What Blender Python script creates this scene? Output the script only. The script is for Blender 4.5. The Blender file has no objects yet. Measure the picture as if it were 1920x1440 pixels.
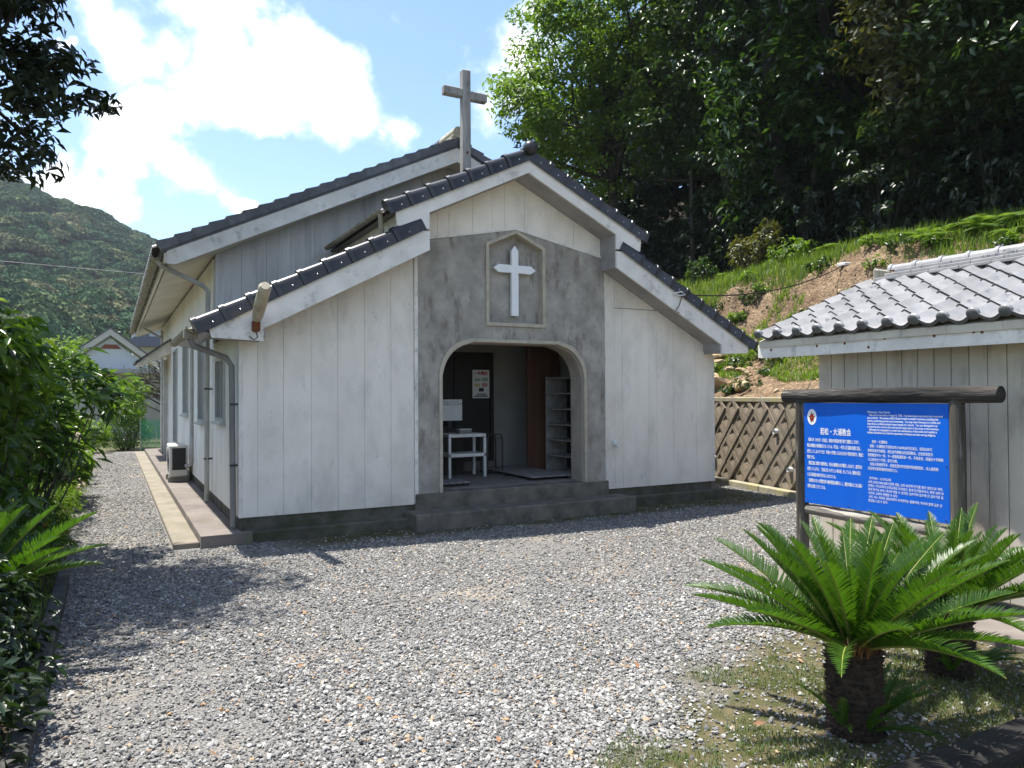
import bpy, bmesh, math, random
import numpy as np
from mathutils import Vector, Matrix
from mathutils.geometry import tessellate_polygon
R = math.radians
random.seed(7)
scene = bpy.context.scene
COL = scene.collection

# ------------------------------------------------------------------ camera
yaw, pitch, roll = R(28.2), R(.84), R(.33)
fwd = Vector((math.sin(yaw)*math.cos(pitch), math.cos(yaw)*math.cos(pitch), math.sin(pitch)))
r0 = Vector((math.cos(yaw), -math.sin(yaw), 0)); u0 = r0.cross(fwd)
rt = r0*math.cos(roll) - u0*math.sin(roll); up = rt.cross(fwd)
cam_d = bpy.data.cameras.new('camera'); cam = bpy.data.objects.new('camera', cam_d); COL.objects.link(cam)
cam_d.sensor_fit = 'HORIZONTAL'; cam_d.sensor_width = 36; cam_d.lens = 26.25
cam_d.clip_start = .05; cam_d.clip_end = 3000
CAM = Vector((-1.29, -8.96, 1.65))
m3 = Matrix((rt, up, -fwd)).transposed()
cam.matrix_world = Matrix.Translation(CAM) @ m3.to_4x4()
scene.camera = cam

# ------------------------------------------------------------------ world, sun, exposure
SUN_TO = Vector((-.21, .23, 1)).normalized()            # towards the sun
elev = math.asin(SUN_TO.z); azim = math.atan2(SUN_TO.x, SUN_TO.y)   # azimuth clockwise from +Y
world = bpy.data.worlds.new('World'); scene.world = world; world.use_nodes = True
nt = world.node_tree; nt.nodes.clear()
def N(nt, t, **kw):
    n = nt.nodes.new(t)
    for k, v in kw.items():
        if hasattr(n, k): setattr(n, k, v)
        else: n.inputs[k].default_value = v
    return n
def L(nt, a, b): nt.links.new(a, b)
out = N(nt, 'ShaderNodeOutputWorld'); bg = N(nt, 'ShaderNodeBackground'); bg.inputs['Strength'].default_value = .11
sky = N(nt, 'ShaderNodeTexSky'); sky.sky_type = 'NISHITA'; sky.sun_disc = False
sky.sun_elevation = elev; sky.sun_rotation = azim; sky.air_density = 1.0; sky.dust_density = .9; sky.ozone_density = 1.3
tc = N(nt, 'ShaderNodeTexCoord')
nrm = N(nt, 'ShaderNodeVectorMath', operation='NORMALIZE'); L(nt, tc.outputs['Generated'], nrm.inputs[0])
def math_n(nt, op, a, b=None, c=None, clamp=False):
    n = nt.nodes.new('ShaderNodeMath'); n.operation = op; n.use_clamp = clamp
    for i, v in enumerate((a, b, c)):
        if v is None: continue
        if isinstance(v, (int, float)): n.inputs[i].default_value = v
        else: nt.links.new(v, n.inputs[i])
    return n.outputs[0]
# cumulus: warped direction, soft bodies at their places in the sky, plus scattered ones everywhere
nz = N(nt, 'ShaderNodeTexNoise'); nz.inputs['Scale'].default_value = 8.; nz.inputs['Detail'].default_value = 9; nz.inputs['Roughness'].default_value = .58
L(nt, nrm.outputs[0], nz.inputs['Vector'])
nz2 = N(nt, 'ShaderNodeTexNoise'); nz2.inputs['Scale'].default_value = 2.1; nz2.inputs['Detail'].default_value = 3
L(nt, nrm.outputs[0], nz2.inputs['Vector'])
blobs = [((-0.006,0.913,0.407),0.059),((0.063,0.908,0.414),0.074),((0.129,0.894,0.429),0.064),((0.114,0.918,0.381),0.072),((0.197,0.906,0.374),0.069),((0.248,0.901,0.355),0.071),((0.302,0.891,0.338),0.043),((0.177,0.928,0.329),0.040),((0.054,0.941,0.334),0.065),((0.038,0.959,0.281),0.056),((0.078,0.963,0.257),0.058),((0.138,0.961,0.241),0.030),((0.022,0.969,0.245),0.039),((-0.077,0.961,0.265),0.035),((-0.035,0.968,0.249),0.030),((-0.095,0.949,0.299),0.020),((-0.051,0.930,0.364),0.014),
         ((-.3,.85,.42),.16),((-.45,.8,.4),.15),((.05,.75,.66),.12),((.75,.5,.42),.16),((.55,-.7,.45),.2),((-.6,-.6,.5),.2),((-.8,.2,.5),.16),((-.1,-.9,.35),.16),((.1,-.8,.6),.14)]
wz = N(nt, 'ShaderNodeTexNoise'); wz.inputs['Scale'].default_value = 9.; wz.inputs['Detail'].default_value = 5; L(nt, nrm.outputs[0], wz.inputs['Vector'])
wsub = N(nt, 'ShaderNodeVectorMath', operation='SUBTRACT'); L(nt, wz.outputs['Color'], wsub.inputs[0]); wsub.inputs[1].default_value = (.5,.5,.5)
wsc = N(nt, 'ShaderNodeVectorMath', operation='SCALE'); L(nt, wsub.outputs[0], wsc.inputs[0]); wsc.inputs['Scale'].default_value = .17
wad = N(nt, 'ShaderNodeVectorMath', operation='ADD'); L(nt, nrm.outputs[0], wad.inputs[0]); L(nt, wsc.outputs[0], wad.inputs[1])
acc = None
for d, rad in blobs:
    dn = N(nt, 'ShaderNodeVectorMath', operation='DISTANCE'); L(nt, wad.outputs[0], dn.inputs[0]); dn.inputs[1].default_value = Vector(d).normalized()
    v = math_n(nt, 'MULTIPLY_ADD', dn.outputs['Value'], -1/rad, .86)
    acc = v if acc is None else math_n(nt, 'SMOOTH_MAX', acc, v, .15)
acc = math_n(nt, 'MAXIMUM', acc, math_n(nt, 'MULTIPLY_ADD', nz2.outputs['Fac'], 4.5, -2.95))
acc = math_n(nt, 'MAXIMUM', acc, -1.1)
nzc = math_n(nt, 'MULTIPLY_ADD', nz.outputs['Fac'], 2.9, -1.5)
dens = math_n(nt, 'ADD', acc, nzc)
mr = N(nt, 'ShaderNodeMapRange'); mr.interpolation_type = 'SMOOTHSTEP'; mr.inputs['From Min'].default_value = -.12; mr.inputs['From Max'].default_value = .55
L(nt, dens, mr.inputs['Value'])
mr2 = N(nt, 'ShaderNodeMapRange'); mr2.inputs['From Min'].default_value = .1; mr2.inputs['From Max'].default_value = .9
L(nt, dens, mr2.inputs['Value'])
ccol = N(nt, 'ShaderNodeMix'); ccol.data_type = 'RGBA'; L(nt, mr2.outputs[0], ccol.inputs['Factor'])
ccol.inputs['A'].default_value = (7.4, 7.8, 8.2, 1); ccol.inputs['B'].default_value = (11, 10.8, 10.5, 1)
hsv = N(nt, 'ShaderNodeHueSaturation'); hsv.inputs['Saturation'].default_value = 1.12; hsv.inputs['Value'].default_value = 1.12
L(nt, sky.outputs[0], hsv.inputs['Color'])
skm = N(nt, 'ShaderNodeMix'); skm.data_type = 'RGBA'; L(nt, mr.outputs[0], skm.inputs['Factor'])
L(nt, hsv.outputs[0], skm.inputs['A']); L(nt, ccol.outputs['Result'], skm.inputs['B'])
L(nt, skm.outputs['Result'], bg.inputs['Color']); L(nt, bg.outputs[0], out.inputs['Surface'])

sun_d = bpy.data.lights.new('sun', 'SUN'); sun_d.energy = 5.0; sun_d.angle = R(.53); sun_d.color = (1, .955, .88)
sun = bpy.data.objects.new('sun', sun_d); COL.objects.link(sun)
sun.rotation_euler = (-SUN_TO).to_track_quat('-Z', 'Y').to_euler(); sun.location = (0, 0, 40)
vs = scene.view_settings; vs.view_transform = 'Standard'; vs.look = 'None'; vs.exposure = 1.1; vs.gamma = 1; vs.use_curve_mapping = False
scene.cycles.max_bounces = 8; scene.cycles.transparent_max_bounces = 16; scene.cycles.use_denoising = True

# ------------------------------------------------------------------ helpers
def mat(name, col, col2=None, rough=.7, scale=4., stretch=(1,1,1), spec=.3, bump=0., bscale=60., metal=0., stains=(), objvar=0., contrast=(.35,.65), detail=6, coat=0.):
    m = bpy.data.materials.new(name); m.use_nodes = True; t = m.node_tree; b = t.nodes['Principled BSDF']
    b.inputs['Roughness'].default_value = rough; b.inputs['Specular IOR Level'].default_value = spec; b.inputs['Metallic'].default_value = metal
    if coat: b.inputs['Coat Weight'].default_value = coat; b.inputs['Coat Roughness'].default_value = .15
    g = N(t, 'ShaderNodeNewGeometry')
    def noise(sc, st, lo, hi, det=6, rgh=.6):
        mp = N(t, 'ShaderNodeMapping'); mp.inputs['Scale'].default_value = st; L(t, g.outputs['Position'], mp.inputs['Vector'])
        n = N(t, 'ShaderNodeTexNoise'); n.inputs['Scale'].default_value = sc; n.inputs['Detail'].default_value = det; n.inputs['Roughness'].default_value = rgh
        L(t, mp.outputs[0], n.inputs['Vector'])
        r = N(t, 'ShaderNodeMapRange'); r.inputs['From Min'].default_value = lo; r.inputs['From Max'].default_value = hi
        L(t, n.outputs['Fac'], r.inputs['Value']); return r.outputs[0]
    c = None
    if col2 is not None:
        mx = N(t, 'ShaderNodeMix'); mx.data_type = 'RGBA'; mx.inputs['A'].default_value = (*col, 1); mx.inputs['B'].default_value = (*col2, 1)
        L(t, noise(scale, stretch, *contrast, det=detail), mx.inputs['Factor']); c = mx.outputs['Result']
    else:
        rgb = N(t, 'ShaderNodeRGB'); rgb.outputs[0].default_value = (*col, 1); c = rgb.outputs[0]
    for (scol, ssc, sst, lo, hi, amt) in stains:
        mx = N(t, 'ShaderNodeMix'); mx.data_type = 'RGBA'; mx.inputs['B'].default_value = (*scol, 1); L(t, c, mx.inputs['A'])
        L(t, math_n(t, 'MULTIPLY', noise(ssc, sst, lo, hi, 7, .65), amt), mx.inputs['Factor']); c = mx.outputs['Result']
    if objvar:
        oi = N(t, 'ShaderNodeObjectInfo'); h = N(t, 'ShaderNodeHueSaturation')
        L(t, math_n(t, 'MULTIPLY_ADD', oi.outputs['Random'], objvar*2, 1-objvar), h.inputs['Value']); L(t, c, h.inputs['Color']); c = h.outputs[0]
    L(t, c, b.inputs['Base Color'])
    if bump:
        n = N(t, 'ShaderNodeTexNoise'); n.inputs['Scale'].default_value = bscale; n.inputs['Detail'].default_value = 4
        mp = N(t, 'ShaderNodeMapping'); mp.inputs['Scale'].default_value = stretch; L(t, g.outputs['Position'], mp.inputs['Vector']); L(t, mp.outputs[0], n.inputs['Vector'])
        bp = N(t, 'ShaderNodeBump'); bp.inputs['Strength'].default_value = bump; bp.inputs['Distance'].default_value = .02
        L(t, n.outputs['Fac'], bp.inputs['Height']); L(t, bp.outputs[0], b.inputs['Normal'])
    return m

def leaf_mat(name, c1, c2, trans=.35, rough=.4, spec=.45, tcol=None):
    m = bpy.data.materials.new(name); m.use_nodes = True; t = m.node_tree; b = t.nodes['Principled BSDF']; o = t.nodes['Material Output']
    a = N(t, 'ShaderNodeAttribute'); a.attribute_name = 'rnd'
    mx = N(t, 'ShaderNodeMix'); mx.data_type = 'RGBA'; mx.inputs['A'].default_value = (*c1, 1); mx.inputs['B'].default_value = (*c2, 1)
    L(t, a.outputs['Fac'], mx.inputs['Factor']); L(t, mx.outputs['Result'], b.inputs['Base Color'])
    b.inputs['Roughness'].default_value = rough; b.inputs['Specular IOR Level'].default_value = spec
    tr = N(t, 'ShaderNodeBsdfTranslucent')
    g = N(t, 'ShaderNodeMix'); g.data_type = 'RGBA'; g.blend_type = 'MULTIPLY'; g.inputs['Factor'].default_value = 1
    L(t, mx.outputs['Result'], g.inputs['A']); g.inputs['B'].default_value = (*(tcol or (1.9, 1.8, .7)), 1); L(t, g.outputs['Result'], tr.inputs['Color'])
    s = N(t, 'ShaderNodeMixShader'); s.inputs[0].default_value = trans
    L(t, b.outputs[0], s.inputs[1]); L(t, tr.outputs[0], s.inputs[2]); L(t, s.outputs[0], o.inputs['Surface'])
    return m

def link(o, parent=None):
    COL.objects.link(o)
    if parent is not None: o.parent = parent
    return o
def tag(o, label=None, cat=None, group=None, kind=None):
    if label: o['label'] = label
    if cat: o['category'] = cat
    if group: o['group'] = group
    if kind: o['kind'] = kind
    return o
def thing(name, label, cat, loc=(0,0,0), group=None, rz=0):
    o = bpy.data.objects.new(name, None); link(o); o.location = loc; o.rotation_euler.z = rz; o.empty_display_size = .1
    return tag(o, label, cat, group)
def np_mesh(name, v, f3, rnd=None, smooth=False):
    """fast mesh from numpy verts (n,3) and faces (m,k)"""
    v = np.asarray(v, np.float32); f3 = np.asarray(f3, np.int32); k = f3.shape[1]
    me = bpy.data.meshes.new(name); me.vertices.add(len(v)); me.vertices.foreach_set('co', v.ravel())
    me.loops.add(f3.size); me.loops.foreach_set('vertex_index', f3.ravel())
    me.polygons.add(len(f3)); me.polygons.foreach_set('loop_start', np.arange(0, f3.size, k, dtype=np.int32))
    if rnd is not None:
        at = me.attributes.new('rnd', 'FLOAT', 'POINT'); at.data.foreach_set('value', np.asarray(rnd, np.float32))
    me.update(calc_edges=True)
    if smooth: me.shade_smooth()
    return me
class MB:
    def __init__(s): s.v = []; s.f = []
    def add(s, vs, fs):
        o = len(s.v); s.v += [tuple(p) for p in vs]; s.f += [tuple(i+o for i in f) for f in fs]; return s
    def box(s, x0, x1, y0, y1, z0, z1):
        return s.add([(x0,y0,z0),(x1,y0,z0),(x1,y1,z0),(x0,y1,z0),(x0,y0,z1),(x1,y0,z1),(x1,y1,z1),(x0,y1,z1)],
                     [(0,3,2,1),(4,5,6,7),(0,1,5,4),(1,2,6,5),(2,3,7,6),(3,0,4,7)])
    def cbox(s, x0, x1, y0, y1, z0, z1, c=.008):
        """box with chamfered edges"""
        bm = bmesh.new(); bmesh.ops.create_cube(bm, size=1)
        for v in bm.verts: v.co = Vector(((x0+x1)/2+v.co.x*(x1-x0), (y0+y1)/2+v.co.y*(y1-y0), (z0+z1)/2+v.co.z*(z1-z0)))
        bmesh.ops.bevel(bm, geom=list(bm.edges), offset=c, segments=1, affect='EDGES')
        bm.verts.index_update(); s.add([v.co[:] for v in bm.verts], [[v.index for v in f.verts] for f in bm.faces]); bm.free(); return s
    def prism(s, poly, t0, t1, ax='y', holes=()):
        """2D polygon (x,z) extruded along y (ax='y'), (y,z) along x, (x,y) along z; holes allowed"""
        def P3(p, t): return {'y': (p[0], t, p[1]), 'x': (t, p[0], p[1]), 'z': (p[0], p[1], t)}[ax]
        loops = [list(poly)] + [list(h) for h in holes]; flat = [p for l in loops for p in l]; n = len(flat)
        if not holes and False: pass
        tri = tessellate_polygon([[Vector((p[0], p[1], 0)) for p in l] for l in loops])
        vs = [P3(p, t0) for p in flat] + [P3(p, t1) for p in flat]; fs = []
        for t in tri: fs.append(tuple(t)); fs.append(tuple(i+n for i in reversed(t)))
        o = 0
        for l in loops:
            k = len(l)
            for i in range(k): a, b = o+i, o+(i+1) % k; fs.append((a, b, b+n, a+n))
            o += k
        s.add(vs, fs); return s
    def tube(s, pts, r, n=8, cap=True):
        pts = [Vector(p) for p in pts]; rs = r if isinstance(r, (list, tuple)) else [r]*len(pts); o = len(s.v); ref = None
        for i, p in enumerate(pts):
            t = (pts[min(i+1, len(pts)-1)]-pts[max(i-1, 0)]).normalized()
            if ref is None: ref = t.orthogonal().normalized()
            a = (ref - t*ref.dot(t)).normalized(); ref = a; b = t.cross(a)
            for k in range(n):
                w = 2*math.pi*k/n; s.v.append(tuple(p+(a*math.cos(w)+b*math.sin(w))*rs[i]))
        for i in range(len(pts)-1):
            for k in range(n):
                q = o+i*n+k; q2 = o+i*n+(k+1) % n; s.f.append((q, q2, q2+n, q+n))
        if cap: s.f.append(tuple(o+k for k in reversed(range(n)))); s.f.append(tuple(o+(len(pts)-1)*n+k for k in range(n)))
        return s
    def lathe(s, prof, n=16, c=(0,0,0)):
        o = len(s.v)
        for r, z in prof:
            for k in range(n): w = 2*math.pi*k/n; s.v.append((c[0]+r*math.cos(w), c[1]+r*math.sin(w), c[2]+z))
        for i in range(len(prof)-1):
            for k in range(n): q = o+i*n+k; q2 = o+i*n+(k+1) % n; s.f.append((q, q2, q2+n, q+n))
        s.f.append(tuple(o+k for k in reversed(range(n)))); s.f.append(tuple(o+(len(prof)-1)*n+k for k in range(n))); return s
    def xf(s, M_):
        s.v = [tuple(M_ @ Vector(p)) for p in s.v]; return s
    def mesh(s, name, m, smooth=False):
        me = bpy.data.meshes.new(name); me.from_pydata(s.v, [], s.f); me.materials.append(m)
        bm = bmesh.new(); bm.from_mesh(me); bmesh.ops.recalc_face_normals(bm, faces=bm.faces); bm.to_mesh(me); bm.free()
        if smooth:
            me.shade_smooth()
            try: me.set_sharp_from_angle(angle=R(40))
            except Exception: pass
        return me
    def build(s, name, m, parent=None, smooth=False):
        return link(bpy.data.objects.new(name, s.mesh(name, m, smooth)), parent)
def inst(name, me, parent, loc, rot=(0,0,0), sc=(1,1,1)):
    o = bpy.data.objects.new(name, me); link(o, parent); o.location = loc; o.rotation_euler = rot; o.scale = sc if not isinstance(sc, (int, float)) else (sc, sc, sc); return o
def interp(x, xs, ys): return float(np.interp(x, xs, ys))
rng = np.random.default_rng(11)
def fbm2(x, y, seed=0):
    r = np.random.default_rng(seed); z = 0*x
    for o in range(5):
        a = r.uniform(0, 6.28, 4); f = 1.7**o
        z = z + (np.sin(x*f*1.3+a[0]+1.3*np.sin(y*f*.9+a[1]))*np.sin(y*f*1.1+a[2]+1.1*np.sin(x*f*.8+a[3])))/1.6**o
    return z

# ------------------------------------------------------------------ materials
WALL_ST = [((.40,.385,.34), 2.3, (1,1,.45), .50, .74, .5), ((.22,.21,.175), 8, (1,1,.25), .62, .80, .5), ((.46,.41,.33), .9, (1,1,1), .50, .72, .5), ((.15,.145,.12), 34, (1,1,.6), .65, .72, .6)]
M_white = mat('weathered_white_siding', (.82,.768,.685), (.72,.672,.59), rough=.75, scale=1.6, stretch=(1,1,.3), spec=.2, bump=.05, bscale=180, stains=WALL_ST, objvar=.035)
M_side = mat('side_siding', (.80,.765,.705), (.69,.66,.60), rough=.75, scale=1.6, stretch=(1,1,.3), spec=.2, bump=.05, bscale=180, stains=WALL_ST[:2], objvar=.03)
M_nave = mat('nave_gable_siding', (.60,.59,.58), (.44,.43,.42), rough=.8, scale=1.8, stretch=(1,1,.2), spec=.2, stains=[((.16,.16,.17), 6, (1,1,.08), .5, .7, .6)], objvar=.03)
M_trim = mat('white_trim', (.78,.74,.675), (.62,.59,.535), rough=.65, scale=5, spec=.25, bump=.05, bscale=90, stains=[((.22,.22,.19), 7, (1,1,.7), .55, .72, .7)])
M_fascia = mat('fascia_paint', (.79,.755,.70), (.65,.62,.565), rough=.6, scale=4, spec=.3, bump=.06, bscale=70, stains=[((.20,.21,.19), 6, (1,1,.8), .56, .74, .7), ((.33,.20,.10), 17, (1,1,1), .70, .76, .6)])
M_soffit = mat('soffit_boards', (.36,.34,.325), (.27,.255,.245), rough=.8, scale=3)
M_cream = mat('cream_soffit', (.72,.68,.58), (.60,.56,.47), rough=.75, scale=2)
M_panel = mat('mortar_panel', (.42,.39,.34), (.29,.27,.235), rough=.92, scale=3.5, spec=.15, bump=.5, bscale=120, contrast=(.36,.64),
     stains=[((.13,.10,.086), 6.5, (1,1,.35), .53, .66, .65), ((.44,.42,.39), 14, (1,1,.35), .62, .72, .6), ((.16,.15,.13), 1.9, (1,1,.8), .48, .72, .45), ((.10,.085,.075), 24, (1,1,.3), .62, .70, .6)])
M_creamtrim = mat('cream_mortar_trim', (.46,.41,.32), (.36,.32,.26), rough=.85, scale=9, bump=.15)
M_jamb = mat('jamb_mortar', (.40,.34,.27), (.30,.25,.21), rough=.9, scale=5, bump=.2)
M_cross = mat('white_paint', (.82,.82,.82), (.74,.74,.74), rough=.5, scale=6)
M_oldwood = mat('weathered_grey_timber', (.40,.38,.35), (.22,.20,.18), rough=.85, scale=9, stretch=(1,1,.12), bump=.4, bscale=60, stains=[((.08,.08,.07), 12, (1,1,.3), .55, .7, .7)])
M_tile = mat('black_glazed_tile', (.020,.020,.023), (.034,.034,.038), rough=.34, scale=8, spec=.5, objvar=.25)
M_tileold = mat('grey_roof_tile', (.11,.11,.118), (.055,.055,.062), rough=.42, scale=7, spec=.5, objvar=.3, stains=[((.33,.32,.29), 14, (1,1,1), .60, .72, .6)])
M_tileshed = mat('silver_grey_roof_tile', (.30,.295,.295), (.22,.218,.22), rough=.36, scale=6, spec=.5, objvar=.12, stains=[((.075,.078,.085), 7, (1,1,1), .60, .68, .75)])
M_mortar = mat('lime_mortar', (.50,.46,.36), (.32,.29,.22), rough=.95, scale=14, bump=.5)
M_gutter = mat('old_gutter', (.36,.33,.27), (.20,.18,.13), rough=.7, scale=12, stains=[((.06,.07,.03), 10, (1,1,1), .55, .65, .8)])
M_pipe = mat('pvc_pipe', (.46,.45,.42), (.36,.35,.32), rough=.5, scale=4)
M_pipegrey = mat('grey_pipe', (.26,.255,.245), (.17,.165,.16), rough=.55, scale=5, stretch=(1,1,.3))
M_conc = mat('foundation_concrete', (.135,.125,.10), (.065,.062,.046), rough=.95, scale=4, bump=.5, bscale=90, stains=[((.045,.06,.02), 3, (1,1,1), .5, .65, .6)])
M_step = mat('step_concrete', (.19,.17,.14), (.11,.10,.083), rough=.95, scale=5, bump=.4, bscale=110, stains=[((.055,.052,.04), 3, (1,1,1), .5, .68, .7)])
M_apron = mat('apron_concrete', (.25,.22,.175), (.175,.155,.12), rough=.95, scale=3, bump=.3, bscale=140, stains=[((.18,.19,.10), 2.6, (1,1,1), .55, .7, .6), ((.36,.34,.3), 6, (1,1,1), .6, .7, .5)])
M_apron2 = mat('apron_concrete_inner', (.20,.175,.155), (.14,.12,.11), rough=.95, scale=3, bump=.3, bscale=140, stains=[((.16,.19,.07), 1.6, (1,1,1), .58, .7, .7)])
M_floor = mat('porch_floor', (.20,.18,.155), (.14,.125,.11), rough=.9, scale=5)
M_inwall = mat('porch_plaster', (.27,.26,.245), (.22,.21,.20), rough=.85, scale=2)
M_darkdoor = mat('dark_brown_wood', (.024,.018,.014), (.014,.011,.009), rough=.5, scale=12, stretch=(1,1,.1), spec=.4)
M_brownpanel = mat('red_brown_wood', (.12,.055,.035), (.075,.034,.022), rough=.6, scale=10, stretch=(1,1,.1))
M_shelf = mat('grey_painted_wood', (.27,.25,.24), (.17,.16,.15), rough=.8, scale=8)
M_metalwhite = mat('white_enamel', (.72,.72,.70), (.6,.6,.58), rough=.4, scale=5)
M_ac = mat('ac_casing', (.62,.60,.54), (.52,.50,.45), rough=.45, scale=4)
M_black = mat('black_plastic', (.02,.02,.02), rough=.5)
M_darkmetal = mat('dark_steel', (.07,.07,.075), (.04,.04,.045), rough=.35, metal=.6)
M_glass = mat('window_glass', (.10,.11,.12), rough=.08, spec=.6)
M_alu = mat('aluminium_frame', (.50,.50,.49), (.42,.42,.41), rough=.4, metal=.3)
M_log = mat('charred_log', (.055,.050,.045), (.012,.0115,.011), rough=.9, scale=9, stretch=(1,.16,1), bump=1., bscale=40, contrast=(.35,.6), stains=[((.24,.225,.19), 18, (1,.08,1), .60, .66, .8)])
M_post = mat('weathered_log_post', (.12,.108,.085), (.035,.031,.027), rough=.9, scale=10, stretch=(1,1,.1), bump=.6, bscale=50, stains=[((.34,.31,.25), 14, (1,1,.08), .58, .68, .8), ((.12,.14,.05), 5, (1,1,.5), .58, .7, .6)])
M_rail = mat('grey_log_rail', (.26,.235,.20), (.08,.07,.06), rough=.9, scale=10, stretch=(1,.12,1), bump=.6, bscale=50, stains=[((.42,.39,.34), 14, (1,.1,1), .58, .66, .8)])
M_blue = mat('blue_sign_enamel', (.003,.115,.60), (.004,.105,.54), rough=.32, scale=2, spec=.4, stains=[((.05,.17,.50), 5, (1,1,.3), .55, .75, .35)])
M_lett = mat('white_lettering', (.80,.80,.80), rough=.5)
M_boardgrey = mat('shed_board_paint', (.62,.56,.465), (.49,.44,.36), rough=.8, scale=2.2, stretch=(1,1,.35), bump=.08, bscale=150, objvar=.05,
     stains=[((.30,.25,.21), 2.6, (1,1,.5), .50, .68, .75), ((.12,.115,.10), 7, (1,1,.12), .58, .74, .6), ((.55,.55,.54), 3.3, (1,1,.7), .58, .72, .5)])
M_rust = mat('rust', (.20,.06,.02), (.12,.04,.02), rough=.9, scale=40)
M_block = mat('retaining_block', (.255,.21,.16), (.175,.145,.11), rough=.95, scale=6, bump=.3, bscale=100, objvar=.14, stains=[((.30,.27,.15), 3, (1,1,1), .55, .7, .6)])
M_cap = mat('wall_cap_concrete', (.36,.33,.24), (.26,.235,.17), rough=.95, scale=5, bump=.3, stains=[((.34,.30,.08), 3.5, (1,1,1), .5, .65, .6)])
M_rock = mat('tan_rock', (.42,.32,.20), (.28,.20,.12), rough=.95, scale=4, bump=.6, bscale=18, objvar=.2)
M_bark = mat('tree_bark', (.055,.046,.036), (.028,.024,.02), rough=.95, scale=9, stretch=(1,1,.25), bump=.6, bscale=30)
M_cycbark = mat('cycad_trunk', (.065,.043,.028), (.020,.014,.011), rough=.95, scale=22, bump=.5)
M_fuzz = mat('cycad_crown_fibre', (.22,.11,.04), (.12,.055,.02), rough=.95, scale=30)
M_green = leaf_mat('net_green', (.02,.30,.22), (.02,.30,.22), trans=.4, rough=.6)
L_tree1 = leaf_mat('leaf_lime', (.048,.105,.012), (.105,.178,.022), trans=.45, rough=.45, spec=.35)
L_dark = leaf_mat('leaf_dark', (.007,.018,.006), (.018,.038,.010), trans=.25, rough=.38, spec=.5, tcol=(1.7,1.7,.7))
L_mid = leaf_mat('leaf_mid', (.014,.036,.009), (.040,.078,.018), trans=.35, rough=.36, spec=.5)
L_olive = leaf_mat('leaf_olive', (.04,.05,.012), (.085,.09,.024), trans=.35, rough=.45)
L_gloss = leaf_mat('leaf_glossy', (.014,.038,.009), (.040,.088,.014), trans=.3, rough=.26, spec=.6)
L_garden = leaf_mat('leaf_garden', (.028,.072,.012), (.080,.155,.022), trans=.4, rough=.27, spec=.6)
L_bright = leaf_mat('leaf_bright', (.055,.12,.012), (.11,.18,.024), trans=.5, rough=.4)
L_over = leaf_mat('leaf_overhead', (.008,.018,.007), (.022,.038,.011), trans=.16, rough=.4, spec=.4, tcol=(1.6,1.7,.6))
L_fern = leaf_mat('fern_green', (.065,.13,.022), (.12,.19,.04), trans=.45, rough=.5)
L_grass = leaf_mat('grass_green', (.065,.135,.015), (.14,.20,.035), trans=.45, rough=.5)
L_turf = leaf_mat('turf', (.05,.10,.02), (.13,.145,.05), trans=.3, rough=.6)
L_cyc = leaf_mat('cycad_leaf', (.020,.058,.010), (.050,.112,.013), trans=.34, rough=.38, spec=.3, tcol=(2.0,2.0,.5))
M_rachis = mat('cycad_rachis', (.22,.24,.05), (.16,.17,.04), rough=.5)

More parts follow.
